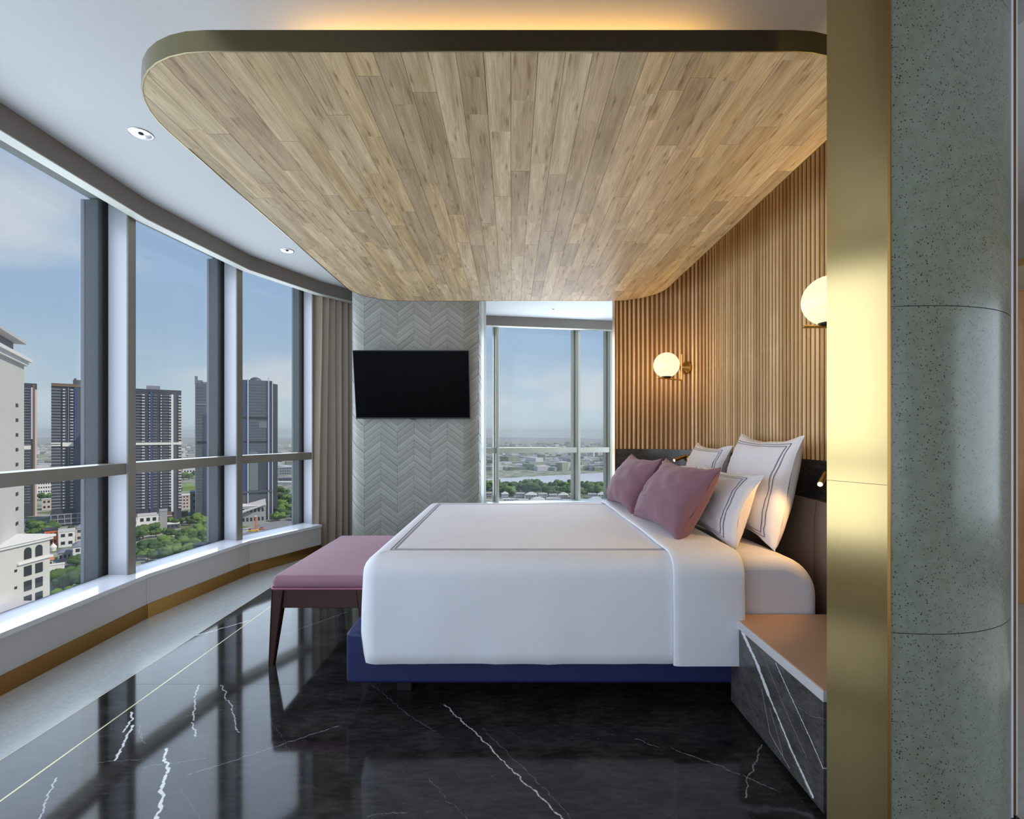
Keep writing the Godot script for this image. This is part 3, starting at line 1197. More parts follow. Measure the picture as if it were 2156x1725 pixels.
func pillar() -> void:
	# lens-shaped screen wall: brass on its left face, green terrazzo round its nose
	var pl := thing("pillar", "tall pillar at right, brushed brass on its left face, green speckled terrazzo on its nose", "pillar", P(1.1, 0, 1.35))
	var a := Vector2(0.895, 1.15)
	var b := Vector2(0.834, 1.277)
	var c := Vector2(0.995, 1.582)
	var r := 0.444
	var a0 := (a - c).angle()
	var nose := []
	for k in 25:
		var q := lerpf(a0, -0.18, k / 24.0)
		nose.append(c + Vector2(cos(q), sin(q)) * r)
	var core := PackedVector2Array([b, a])
	for k in range(1, 25):
		core.append(nose[k] - (nose[k] - c).normalized() * 0.008)
	var mb := MB.new()
	mb.prism(core, 0.0, CEIL, 20.0)
	part("core", mb.mesh(M.column_core), pl)
	# terrazzo panels, 0.77 high, with hairline joints
	var ys := [0.0, 0.726, 1.50, 2.268, CEIL]
	for k in 4:
		var strip := PackedVector2Array()
		for q in nose:
			strip.append(q)
		for i in range(24, -1, -1):
			strip.append(nose[i] - (nose[i] - c).normalized() * 0.012)
		mb = MB.new()
		mb.prism(strip, ys[k] + (0.001 if k else 0.0), ys[k + 1] - 0.001, 25.0)
		part("terrazzo_panel", mb.mesh(M.terrazzo_green), pl)
	var n := (b - a).normalized().orthogonal()
	if n.x > 0.0:
		n = -n
	for q in [[0.0, 1.0755], [1.0765, CEIL]]:
		mb = MB.new()
		mb.prism(PackedVector2Array([a + n * 0.004, b + n * 0.004, b, a]), q[0], q[1])
		part("brass_panel", mb.mesh(M.pillar_brass), pl)
	mb = MB.new()
	var e := (a - b).normalized()
	mb.prism(PackedVector2Array([a + n * 0.004, a + n * 0.004 + e * 0.006, a + e * 0.006, a]), 0.0, CEIL)
	part("brass_edge", mb.mesh(M.brass_dull), pl)


# a cover draped over a box: rounded shoulders, sides hanging to hem(p)
func drape(x0: float, x1: float, d0: float, d1: float, top: float, r: float, hem: Callable, open_head: bool, mb: MB) -> void:
	var base := []
	var nrm := []
	var rad := []
	var corners := [[x1, d0, -PI / 2, 0.012 if open_head else 0.07], [x1, d1, 0.0, 0.012 if open_head else 0.07], [x0, d1, PI / 2, 0.075], [x0, d0, PI, 0.075]]
	for k in 4:
		var q: Array = corners[k]
		var rc: float = q[3]
		var cx: float = q[0] - rc if k < 2 else q[0] + rc
		var cd: float = q[1] + rc if k == 0 or k == 3 else q[1] - rc
		for i in 9:
			var a: float = q[2] + PI / 2 * i / 8.0
			base.append(Vector2(cx + cos(a) * rc, cd + sin(a) * rc))
			nrm.append(-Vector2(cos(a), sin(a)))
			rad.append(r)
		var nq: Array = corners[(k + 1) % 4]
		var rn: float = nq[3]
		var st: Vector2 = base[-1]
		var a2: float = q[2] + PI / 2
		var ncx: float = nq[0] - rn if (k + 1) % 4 < 2 else nq[0] + rn
		var ncd: float = nq[1] + rn if (k + 1) % 4 == 0 or (k + 1) % 4 == 3 else nq[1] - rn
		var en := Vector2(ncx + cos(a2) * rn, ncd + sin(a2) * rn)
		for i in range(1, 24):
			base.append(st.lerp(en, i / 24.0))
			nrm.append(-Vector2(cos(a2), sin(a2)))
			rad.append(r)
	var m := base.size()
	var nz := noise(2.3, 2, 17)
	if open_head:
		for i in m:
			if base[i].x > x1 - 0.0115:
				rad[i] = 0.008
				base[i].y = clampf(base[i].y, d0 + 0.1, d1 - 0.1)
	var rows := []
	for v in 9:
		var row := []
		for i in m:
			var b: Vector2 = base[i]
			var hy: float = hem.call(b)
			var y := lerpf(hy, top - rad[i], v / 8.0)
			var f := 1.0 - v / 8.0
			var w := nz.get_noise_2d(b.x * 1.6 + b.y * 1.6, y * 0.7) * 0.010 * sqrt(f) + 0.006 * f
			if rad[i] < 0.02:
				w = 0.0
			var p: Vector2 = b - nrm[i] * w
			row.append(P(p.x, y, p.y))
		if v == 0:
			var under := []
			for i in m:
				var b: Vector2 = base[i]
				var ww := 0.02
				var p: Vector2 = b + nrm[i] * ww
				under.append(P(p.x, hem.call(b) + 0.004, p.y))
			rows.append(under)
		rows.append(row)
	for v in range(1, 7):
		var row := []
		var a := PI / 2 * v / 6.0
		for i in m:
			var p: Vector2 = base[i] + nrm[i] * rad[i] * (1.0 - cos(a))
			row.append(P(p.x, top - rad[i] + rad[i] * sin(a), p.y))
		rows.append(row)
	var hd := (d1 - d0) * 0.5
	for v in range(1, 9):
		var row := []
		for i in m:
			var p: Vector2 = base[i] + nrm[i] * rad[i]
			var c := Vector2(clampf(p.x, x0 + hd, x1 - hd if not open_head else x1 - 0.03), (d0 + d1) * 0.5)
			p = p.lerp(c, v / 8.0)
			var cr := 0.006 * sin(PI * clampf((p.y - d0) / (d1 - d0), 0, 1)) + nz.get_noise_2d(p.x * 1.2, p.y * 1.2) * 0.002
			row.append(P(p.x, top + cr * v / 8.0, p.y))
		rows.append(row)
	mb.surf(rows, true, false)


func bed() -> void:
	var bd := thing("bed", "wide low bed on a navy leather platform frame, head end against the slatted wall", "bed", P(0.35, 0, 2.93))
	var mb := MB.new()
	# platform rails, softly padded
	mb.soft(P(0.355, 0.207, 2.165), Vector3(2.17, 0.228, 0.075), 0.02, 4, 3)
	tag(part("side_rail", mb.mesh(M.navy_leather), bd), "navy leather side rail nearest the camera")
	mb = MB.new()
	mb.soft(P(0.355, 0.207, 3.72), Vector3(2.17, 0.228, 0.075), 0.02, 4, 3)
	part("side_rail", mb.mesh(M.navy_leather), bd)
	mb = MB.new()
	mb.soft(P(-0.697, 0.209, 2.943), Vector3(0.072, 0.23, 1.63), 0.02, 4, 3)
	part("foot_rail", mb.mesh(M.navy_leather), bd)
	mb = MB.new()
	mb.box(P(0.36, 0.2, 2.94), Vector3(2.04, 0.16, 1.48), 0.005)
	part("slat_base", mb.mesh(M.black_wood), bd)
	mb = MB.new()
	mb.box(P(0.45, 0.06, 2.94), Vector3(1.75, 0.12, 1.05), 0.005)
	part("plinth", mb.mesh(M.black_wood), bd)
	for q in [[-0.5, 2.28], [-0.5, 3.6]]:
		mb = MB.new()
		mb.box(P(q[0], 0.05, q[1]), Vector3(0.07, 0.10, 0.07), 0.004)
		part("leg", mb.mesh(M.black_wood), bd)
	# mattress in its sheet: big round at the head end
	var prof := []
	for k in 9:
		var a := -PI / 2 + PI / 2 * k / 8.0
		prof.append(Vector2(1.305 + 0.065 * cos(a), 0.365 + 0.065 * sin(a)))
	for k in 13:
		var a := PI / 2 * k / 12.0
		prof.append(Vector2(1.19 + 0.18 * cos(a), 0.468 + 0.178 * sin(a)))
	for k in 7:
		var a := PI / 2 + PI / 2 * k / 6.0
		prof.append(Vector2(-0.525 + 0.065 * cos(a), 0.581 + 0.065 * sin(a)))
	for k in 5:
		var a := PI + PI / 2 * k / 4.0
		prof.append(Vector2(-0.525 + 0.065 * cos(a), 0.365 + 0.065 * sin(a)))
	mb = MB.new()
	var rows := []
	var m := prof.size()
	var cen := Vector2(0.4, 0.47)
	for k in 22:
		var ins := 0.0
		var d := 0.0
		if k < 8:
			var a := PI / 2 * k / 7.0
			ins = 0.055 * (1.0 - sin(a))
			d = 2.145 + 0.055 * (1.0 - cos(a))
		elif k < 14:
			d = lerpf(2.20, 3.66, (k - 7) / 7.0)
		else:
			var a := PI / 2 * (k - 14) / 7.0
			ins = 0.055 * (1.0 - cos(a))
			d = 3.66 + 0.055 * sin(a)
		var row := []
		for i in m:
			var t: Vector2 = (prof[(i + 1) % m] - prof[(i - 1 + m) % m]).normalized()
			var p: Vector2 = prof[i] + Vector2(-t.y, t.x) * ins
			row.append(P(p.x, p.y, d))
		rows.append(row)
	mb.surf(rows, true, false)
	mb.face(rows[0], P(cen.x, cen.y, 3.0))
	mb.face(rows[21], P(cen.x, cen.y, 3.0))
	var mt := simple("mattress", "white mattress in a smooth white sheet, its bare rounded end showing beside the nightstand", "mattress", mb, M.sheet_cotton)
	mt.name = "mattress"
	# duvet with an embroidered double line and a turned-down cuff
	var dv := thing("duvet", "smooth white duvet with a fine grey stitched border, hanging down the bed's near side", "duvet", P(0.15, 0.66, 2.9))
	mb = MB.new()
	var hem := func(p: Vector2) -> float:
		if p.x > 0.79:
			return 0.648
		if p.y < 2.16:
			return 0.205 + 0.10 * smoothstep(0.628, 0.658, -p.x)
		if p.x < -0.62:
			return 0.305
		return 0.23
	drape(-0.662, 0.80, 2.088, 3.775, 0.665, 0.085, hem, true, mb)
	part("cover", mb.mesh(M.duvet_cotton), dv)
	mb = MB.new()
	for o in [0.0, 0.016]:
		for q in [[-0.555 + o, 2.208 + o, 0.70, 2.208 + o], [-0.555 + o, 2.208 + o, -0.555 + o, 3.64], [-0.555 + o, 3.64 - o, 0.70, 3.64 - o]]:
			var p0 := P(q[0], 0.6675, q[1])
			var p1 := P(q[2], 0.6675, q[3])
			var along := (p1 - p0).normalized()
			var across := along.cross(Vector3.UP) * 0.003
			var n := 24
			for k in n:
				var e0 := p0.lerp(p1, k / float(n))
				var e1 := p0.lerp(p1, (k + 1) / float(n))
				mb.face([e0 - across, e1 - across, e1 + across, e0 + across])
	tag(part("stitching", mb.mesh(M.grey_thread), dv), "grey stitched border line")
	# cuff: a band turned back over the duvet, hanging to the hem
	var path := []
	var dn := 2.076
	var df := 3.787
	var rr := 0.092
	var tp := 0.672
	for k in 9:
		path.append([Vector2(dn - 0.006 * (1.0 - k / 8.0), lerpf(0.207, tp - rr, k / 8.0)), Vector2(-1, 0)])
	for k in range(1, 9):
		var a := PI / 2 * k / 8.0
		path.append([Vector2(dn + rr - rr * cos(a), tp - rr + rr * sin(a)), Vector2(-cos(a), sin(a))])
	for k in range(1, 12):
		path.append([Vector2(lerpf(dn + rr, df - rr, k / 12.0), tp + 0.005 * sin(PI * k / 12.0)), Vector2(0, 1)])
	for k in range(0, 9):
		var a := PI / 2 * k / 8.0
		path.append([Vector2(df - rr + rr * sin(a), tp - rr + rr * cos(a)), Vector2(sin(a), cos(a))])
	path.append([Vector2(df, 0.25), Vector2(1, 0)])
	rows = []
	var nz := noise(1.4, 2, 5)
	for q in path:
		var row := []
		for s in [[0.695, -0.004], [0.688, 0.004], [0.694, 0.012], [0.72, 0.0145], [0.80, 0.014], [0.90, 0.014], [0.975, 0.0135], [0.992, 0.010], [0.996, 0.002], [0.99, -0.006], [0.85, -0.012], [0.75, -0.006]]:
			var p: Vector2 = q[0] + q[1] * s[1]
			row.append(P(s[0] + nz.get_noise_2d(q[0].x * 2.0, q[0].y * 2.0) * 0.006, p.y, p.x))
		rows.append(row)
	mb = MB.new()
	mb.surf(rows, true, true)
	mb.face(rows[0])
	mb.face(rows[-1])
	tag(part("cuff", mb.mesh(M.duvet_cotton), dv), "broad white turned-down cuff")


# pillow standing on its long edge: width along D, leaning back by lean; origin at the middle of its foot
func pillow(root: Node3D, w: float, h: float, t: float, m: Material, sd: int, border := 0.0, ear := 0.10, side_mat: Material = null) -> void:
	var nz := noise(1.9, 3, sd)
	var f := func(u: float, v: float, s: float) -> Vector3:
		var au := absf(u)
		var av := absf(v)
		var e := pow(maxf((1.0 - pow(au, 2.6)) * (1.0 - pow(av, 2.6)), 0.0), 0.52)
		var wr := nz.get_noise_3d(u * 1.1, v * 1.1, s)
		var x := w * 0.5 * u * (1.0 - ear * (1.0 - av * av) * pow(au, 2.0))
		var y := h * 0.5 * v * (1.0 - ear * 1.15 * (1.0 - au * au) * pow(av, 2.0))
		var z := s * t * 0.5 * e * (1.0 - 0.16 * v) * (1.0 + 0.14 * wr) + 0.004 * wr
		z += 0.012 * sin(u * 9.0 + v * 3.0 + sd) * pow(maxf(au, av), 4.0) * (1.0 - e)
		return Vector3(x, y + h * 0.5, z)
	var mb := MB.new()
	var n := 30
	for s in [1.0, -1.0]:
		var rows := []
		for i in n + 1:
			var row := []
			for j in n + 1:
				var u := sin(PI / 2 * (j / float(n) * 2.0 - 1.0))
				var v := sin(PI / 2 * (i / float(n) * 2.0 - 1.0))
				u = lerpf(u, j / float(n) * 2.0 - 1.0, 0.4)
				v = lerpf(v, i / float(n) * 2.0 - 1.0, 0.4)
				row.append(f.call(u, v, s))
			rows.append(row)
		mb.surf(rows, false, s < 0.0)
	part("cover", mb.mesh(m), root, true)
	if border > 0.0:
		mb = MB.new()
		for o in [0.0, 0.055]:
			var b: float = border + o
			var wd := 0.014
			for q in [[-b, -b, b, -b], [b, -b, b, b], [b, b, -b, b], [-b, b, -b, -b]]:
				var rows := []
				for k in 25:
					var uv0 := Vector2(q[0], q[1]).lerp(Vector2(q[2], q[3]), k / 24.0)
					var side := Vector2(q[3] - q[1], -(q[2] - q[0])).normalized() * wd * 0.5
					var a: Vector3 = f.call(uv0.x + side.x, uv0.y + side.y, 1.0)
					var c: Vector3 = f.call(uv0.x - side.x, uv0.y - side.y, 1.0)
					row_lift(rows, a, c)
				mb.surf(rows)
		tag(part("stitching", mb.mesh(M.dark_thread), root, true), "dark grey double stitched border")


func row_lift(rows: Array, a: Vector3, c: Vector3) -> void:
	rows.append([a + Vector3(0, 0, 0.0022), c + Vector3(0, 0, 0.0022)])


func place_pillow(called: String, label: String, category: String, near: Vector3, far: Vector3, top: Vector3) -> Node3D:
	# near, far: ends of the foot; top: middle of the upper edge
	var o := thing(called, label, category, (near + far) * 0.5)
	var x := (near - far).normalized()
	var y := top - o.position
	y = (y - x * x.dot(y)).normalized()
	o.transform.basis = Basis(x, y, x.cross(y))
	return o


func pillows() -> void:
	var o := place_pillow("large_pillow", "largest square white pillow with a dark stitched border, nearest the nightstand", "pillow", P(1.245, 0.64, 2.285), P(1.275, 0.65, 2.99), P(1.395, 1.18, 2.66))
	pillow(o, 0.72, 0.565, 0.20, M.pillow_cotton, 3, 0.80, 0.13)
	o = place_pillow("large_pillow", "large square white pillow with a grey stitched border, on the window half of the bed", "pillow", P(1.27, 0.64, 3.10), P(1.27, 0.65, 3.66), P(1.40, 1.12, 3.40))
	pillow(o, 0.60, 0.50, 0.19, M.pillow_cotton, 4, 0.80, 0.13)
	o = place_pillow("small_pillow", "smaller white pillow with a stitched border, between the near mauve cushion and the large pillow", "pillow", P(1.045, 0.645, 2.29), P(1.06, 0.65, 3.01), P(1.185, 1.0, 2.66))
	pillow(o, 0.74, 0.385, 0.17, M.pillow_cotton, 5, 0.78, 0.14)
	o = place_pillow("small_pillow", "smaller white pillow mostly hidden behind the mauve cushion by the window", "pillow", P(1.05, 0.645, 3.10), P(1.03, 0.65, 3.74), P(1.16, 1.0, 3.44))
	pillow(o, 0.68, 0.37, 0.17, M.pillow_cotton, 6, 0.78, 0.14)
	o = place_pillow("mauve_cushion", "mauve cushion on the near half of the bed, overlapping the other mauve cushion", "cushion", P(0.80, 0.665, 2.325), P(0.755, 0.672, 2.985), P(0.99, 1.035, 2.66))
	pillow(o, 0.69, 0.425, 0.21, M.mauve_velvet, 8, 0.0, 0.16)
	o = place_pillow("mauve_cushion", "mauve cushion farther back on the bed, beside the window and half behind the nearer one", "cushion", P(0.76, 0.675, 3.03), P(0.725, 0.68, 3.70), P(0.94, 1.045, 3.37))
	pillow(o, 0.68, 0.41, 0.20, M.mauve_velvet, 9, 0.0, 0.16)


func bench() -> void:
	var bn := thing("bench", "bench with a dusty pink velvet seat on dark mahogany legs, at the bed's foot", "bench", P(-0.995, 0, 3.0))
	var mb := MB.new()
	mb.soft(P(-0.995, 0.427, 3.0), Vector3(0.50, 0.066, 1.01), 0.026, 4, 6, 0.014)
	part("seat", mb.mesh(M.bench_velvet), bn)
	var ring := rounded_rect(-1.246, -0.744, 2.494, 3.506, 0.02, 4)
	var pts := []
	for q in ring:
		pts.append(P(q.x, 0.396, q.y))
	pts.append(pts[0])
	mb = MB.new()
	mb.tube(pts, 0.006, 6)
	part("piping", mb.mesh(M.bench_piping), bn)
	for q in [[P(-0.995, 0.342, 2.523), Vector3(0.40, 0.10, 0.03)], [P(-0.995, 0.342, 3.477), Vector3(0.40, 0.10, 0.03)], [P(-1.215, 0.342, 3.0), Vector3(0.03, 0.10, 0.90)], [P(-0.775, 0.342, 3.0), Vector3(0.03, 0.10, 0.90)]]:
		mb = MB.new()
		mb.box(q[0], q[1], 0.002)
		part("apron", mb.mesh(M.dark_mahogany), bn)
	for sx in [-1.0, 1.0]:
		for sd in [-1.0, 1.0]:
			mb = MB.new()
			var rows := []
			var cx: float = -0.995 + sx * 0.205
			var cd: float = 3.0 + sd * 0.46
			for k in 7:
				var y := lerpf(0.392, 0.0, k / 6.0)
				var tp := clampf((0.392 - y) / 0.392, 0.0, 1.0)
				var w := lerpf(0.062, 0.028, tp)
				var ox: float = sx * (0.012 + 0.032 * tp)
				var od: float = sd * (0.014 + 0.02 * tp)
				var row := []
				for c in [[-1, -1], [1, -1], [1, 1], [-1, 1]]:
					for e in 2:
						var bx: float = c[0] * w * 0.5
						var bd: float = c[1] * w * 0.5
						var ch := 0.004
						if (c[0] * c[1] > 0) == (e == 0):
							bx -= c[0] * ch
						else:
							bd -= c[1] * ch
						row.append(P(cx + ox + bx, y, cd + od + bd))
				rows.append(row)
			for k in 6:
				for i in 8:
					var j := (i + 1) % 8
					mb.face([rows[k][i], rows[k][j], rows[k + 1][j], rows[k + 1][i]], P(cx + ox_mid(sx), rows[k][0].y - 0.03, cd + sd * 0.02))
			mb.face(rows[6], P(cx, 0.2, cd))
			part("leg", mb.mesh(M.dark_mahogany), bn)


func ox_mid(sx: float) -> float:
	return sx * 0.028


func nightstand() -> void:
	var ns := thing("nightstand", "low white-veined black marble nightstand with a tan leather top, between bed and brass pillar", "nightstand", P(1.22, 0, 1.82))
	var mb := MB.new()
	# marble cheek facing the room
	mb.box(P(0.976, 0.191, 1.817), Vector3(0.02, 0.344, 0.632), 0.001)
	for i in mb.uv.size():
		var p := mb.v[i]
		mb.uv[i] = Vector2((-p.z - 1.45) / 0.7, p.y / 0.7)
	part("marble_side", mb.mesh(M.stone_marble), ns)
	mb = MB.new()
	mb.box(P(1.225, 0.191, 2.123), Vector3(0.478, 0.344, 0.02), 0.001)
	part("marble_end", mb.mesh(M.stone_marble), ns)
	mb = MB.new()
	mb.box(P(1.225, 0.191, 1.511), Vector3(0.478, 0.344, 0.02), 0.001)
	part("marble_end", mb.mesh(M.stone_marble), ns)
	mb = MB.new()
	mb.box(P(1.22, 0.19, 1.817), Vector3(0.46, 0.30, 0.58), 0.001)
	part("carcass", mb.mesh(M.black_wood), ns)
	mb = MB.new()
	mb.box(P(1.225, 0.009, 1.817), Vector3(0.46, 0.018, 0.58), 0.0)
	part("plinth", mb.mesh(M.black_wood), ns)
	mb = MB.new()
	mb.box(P(1.213, 0.381, 1.817), Vector3(0.496, 0.034, 0.634), 0.0015)
	tag(part("top", mb.mesh(M.pale_edge), ns), "pale stone edge of the top")
	mb = MB.new()
	mb.box(P(1.214, 0.399, 1.817), Vector3(0.490, 0.004, 0.628), 0.001)
	tag(part("leather_inlay", mb.mesh(M.tan_leather), ns), "tan leather surface of the top")


func fittings() -> void:
	# television on the column
	var tv := thing("television", "large black flat television on the grey chevron column, tilted slightly down", "television", P(-0.912, 1.64, 4.42))
	tv.rotation.x = deg_to_rad(9.5)
	var mb := MB.new()
	mb.box(Vector3(0, 0, 0), Vector3(1.055, 0.625, 0.03), 0.004)
	part("casing", mb.mesh(M.tv_black), tv, true)
	mb = MB.new()
	mb.box(Vector3(0, 0.004, 0.0155), Vector3(1.038, 0.602, 0.002), 0.0)
	part("screen", mb.mesh(M.tv_screen), tv, true)
	mb = MB.new()
	mb.box(Vector3(0, -0.3065, 0.0155), Vector3(1.05, 0.009, 0.004), 0.001)
	mb.box(Vector3(0, -0.315, 0.012), Vector3(0.05, 0.010, 0.008), 0.002)
	part("bottom_bezel", mb.mesh(M.tv_edge), tv, true)
	mb = MB.new()
	mb.box(Vector3(0, 0, -0.055), Vector3(0.32, 0.22, 0.09), 0.01)
	part("wall_mount", mb.mesh(M.tv_black), tv, true)
	# globe sconces
	for q in [[wall_at(0.385), "lit globe sconce half hidden by the brass pillar, on the slatted wall"], [wall_at(2.372), "globe wall sconce on the curve of the slatted wall, near the window"]]:
		var d: Vector2 = q[0][1]
		var p: Vector2 = q[0][0]
		var inw := Vector3(-d.y, 0, -d.x)
		var sc := thing("wall_sconce", q[1], "sconce", P(p.x, 1.722, p.y))
		sc.transform.basis = Basis(Vector3.UP.cross(inw), Vector3.UP, inw)
		var r := 0.097
		mb = MB.new()
		var prof := []
		for k in 17:
			var a := lerpf(-PI / 2 + 0.35, PI / 2, k / 16.0)
			prof.append([maxf(cos(a) * r, 0.0001), sin(a) * r])
		mb.lathe(Vector3(0, 0, 0.25), prof, 32)
		part("globe_light", mb.mesh(M.opal_glass), sc, true)
		mb = MB.new()
		mb.lathe(Vector3(0, -r - 0.002, 0.25), [[0.0001, 0], [0.034, 0], [0.040, 0.012], [0.0001, 0.013]], 20)
		part("cup", mb.mesh(M.black_wood), sc, true)
		mb = MB.new()
		mb.box(Vector3(0, -r - 0.006, 0.205), Vector3(0.012, 0.011, 0.30), 0.002)
		part("arm", mb.mesh(M.brass), sc, true)
		mb = MB.new()
		mb.box(Vector3(0, 0.0, 0.05), Vector3(0.012, 0.207, 0.010), 0.002)
		part("upright", mb.mesh(M.brass), sc, true)
		mb = MB.new()
		mb.t = Transform3D(Basis(Vector3.RIGHT, PI / 2), Vector3.ZERO)
		mb.lathe(Vector3.ZERO, [[0.0001, -0.012], [0.05, -0.012], [0.05, 0.004], [0.047, 0.012], [0.02, 0.034], [0.014, 0.046], [0.0001, 0.046]], 28)
		part("wall_rose", mb.mesh(M.brass), sc, true)
		var l := OmniLight3D.new()
		l.name = "globe_lamp"
		l.light_color = Color(1.0, 0.86, 0.6)
		l.light_energy = 0.12
		l.light_size = 0.06
		l.omni_range = 12.0
		l.omni_attenuation = 2.0
		l.shadow_enabled = true
		l.position = sc.transform * Vector3(0, 0, 0.25)
		add_child(l, true)
	# reading lamps on the marble band
	for q in [[0.72, 0.992, P(1.37, 0.972, 2.15), "small brass reading lamp on the marble band, just left of the brass pillar", Vector3(-0.72, -0.62, -0.30)], [2.36, 1.0, P(1.275, 0.985, 3.80), "small brass reading lamp on the marble band, beside the large pillow by the window", Vector3(-0.6, -0.45, 0.5)]]:
		var w := wall_at(q[0])
		var d: Vector2 = w[1]
		var p0 := P(w[0].x, q[1], w[0].y)
		var inw := Vector3(-d.y, 0, -d.x)
		var tip: Vector3 = q[2]
		var rl := thing("reading_lamp", q[3], "lamp", p0)
		mb = MB.new()
		mb.t = Transform3D(Basis(Quaternion(Vector3.UP, inw)), p0)
		mb.lathe(Vector3.ZERO, [[0.0001, -0.004], [0.026, -0.004], [0.026, 0.006], [0.008, 0.010], [0.008, 0.02], [0.0001, 0.02]], 20)
		part("wall_plate", mb.mesh(M.brass), rl)
		mb = MB.new()
		var el := p0 + inw * 0.05 + Vector3(0, 0.01, 0)
		mb.tube([p0 + inw * 0.012, el], 0.006)
		part("stem", mb.mesh(M.brass), rl)
		mb = MB.new()
		mb.tube([el + (el - tip).normalized() * 0.03, el, tip], 0.0125, 16)
		part("head", mb.mesh(M.brass), rl)
		mb = MB.new()
		var nrm := (tip - el).normalized()
		mb.tube([tip - nrm * 0.002, tip + nrm * 0.0015], 0.010, 12)
		part("lens_light", mb.mesh(M.lamp_lens), rl)
		var l := SpotLight3D.new()
		l.name = "reading_light"
		l.light_color = Color(1.0, 0.78, 0.48)
		l.light_energy = 0.16
		l.light_size = 0.02
		l.spot_range = 8.0
		l.spot_angle = 52.0
		l.spot_attenuation = 2.0
		l.spot_angle_attenuation = 0.5
		l.shadow_enabled = true
		l.position = tip + nrm * 0.012
		add_child(l, true)
		l.look_at(l.position + q[4])
	# downlights
	for q in [[-1.87, 2.437, "round recessed chrome downlight in the ceiling, nearest the camera beside the canopy"], [-1.86, 4.0, "small recessed chrome downlight in the ceiling, farther along beside the canopy"], [0.505, 5.9, "small recessed downlight in the ceiling over the far window alcove"]]:
		var dl := thing("downlight", q[2], "downlight", P(q[0], CEIL, q[1]))
		mb = MB.new()
		mb.lathe(Vector3.ZERO, [[0.040, 0.0], [0.052, -0.0005], [0.053, -0.003], [0.046, -0.0045], [0.040, -0.002]], 28)
		part("ring", mb.mesh(M.chrome), dl, true)
		mb = MB.new()
		mb.lathe(Vector3.ZERO, [[0.0001, -0.0006], [0.012, -0.0008], [0.03, -0.0018], [0.0415, -0.003]], 28)
		part("reflector", mb.mesh(M.chrome), dl, true)
		mb = MB.new()
		mb.lathe(Vector3.ZERO, [[0.0001, -0.0042], [0.010, -0.004], [0.012, -0.0016]], 20)
		part("lens", mb.mesh(M.black_rubber), dl, true)


func curtain() -> void:
	var cu := thing("curtain", "full-length taupe curtain gathered in deep folds between the last window and the grey column", "curtain", P(-1.8, 0, 5.05))
	var a := Vector2(-1.985, 4.86)
	var b := Vector2(-1.60, 5.42)
	var dir := (b - a).normalized()
	var no := Vector2(-dir.y, dir.x)
	var ln := a.distance_to(b)
	var nz := noise(0.9, 2, 51)
	var rows := []
	var n := 190
	for i in 25:
		var v := i / 24.0
		var y := lerpf(0.012, 2.70, v)
		var row := []
		for j in n + 1:
			var u := j / float(n)
			var ph := u * TAU * 9.0 + 1.6 * nz.get_noise_2d(u * 7.0, v * 0.5) + 0.8 * nz.get_noise_2d(u * 3.0, 9.0)
			var am := 0.036 * (0.75 + 0.45 * nz.get_noise_2d(u * 4.0 + 5.0, v * 0.7)) * lerpf(1.0, 0.7, v)
			var fan := (u - 0.5) * (1.0 + 0.10 * (1.0 - v)) + 0.5
			var p := a + dir * (ln * fan + 0.012 * sin(ph * 2.0)) + no * (am * sin(ph) - 0.015)
			row.append(P(p.x, y, p.y))
		rows.append(row)
	var back := []
	var mb := MB.new()
	mb.surf(rows)
	for row in rows:
		var r2 := []
		for p in row:
			r2.append(p + Vector3(no.x, 0, -no.y) * 0.004)
		back.append(r2)
	mb.surf(back, false, true)
	part("cloth", mb.mesh(M.curtain_cloth), cu)
	mb = MB.new()
	mb.tube([P(a.x - no.x * 0.015, 2.69, a.y - no.y * 0.015), P(b.x - no.x * 0.015, 2.69, b.y - no.y * 0.015)], 0.012)
	part("rail", mb.mesh(M.white_post), cu)


# ---------------------------------------------------------------- the city below
# a frame that stands on the ground and faces the room: [node, width, height, left and right in local x]
func frame(called: String, label: String, category: String, xl: float, xr: float, ytop: float, d: float, group := "") -> Array:
	var x := ((xl + xr) * 0.5 - 1078.0) * d / 1018.0
	var o := thing(called, label, category, Vector3(x, GROUND, -d), group)
	o.rotation.y = atan2(-x, d)
	var c := d / Vector2(x, d).length()
	return [o, (xr - xl) * d * c / 1018.0, EYE - (ytop - 912.0) * d / 1018.0 - GROUND]

func boxes(called: String, parent: Node3D, list: Array, m: Material, kind := "") -> MeshInstance3D:
	var mb := MB.new()
	for q in list:
		mb.box(q[0], q[1])
	var o := part(called, mb.mesh(m), parent, true)
	if kind: o.set_meta("kind", kind)
	return o

# one thin slab or strip to each floor between u0 and u1 of the width
func bands(f: Array, u0: float, u1: float, y0: float, y1: float, n: int, frac: float, proj: float) -> Array:
	var out := []
	var w: float = f[1]
	var p := (y1 - y0) / n
	for k in n:
		out.append([Vector3((u0 + u1 - 1.0) * 0.5 * w, y0 + p * (k + 0.5), proj * 0.5), Vector3((u1 - u0) * w, p * frac, proj)])
	return out

func strip(f: Array, u0: float, u1: float, y0: float, y1: float, proj: float) -> Array:
	return [Vector3((u0 + u1 - 1.0) * 0.5 * f[1], (y0 + y1) * 0.5, proj * 0.5), Vector3((u1 - u0) * f[1], y1 - y0, proj)]

func body(f: Array, depth: float, m: Material, called := "body") -> void:
	boxes(called, f[0], [[Vector3(0, f[2] * 0.5, -depth * 0.5), Vector3(f[1], f[2], depth)]], m)


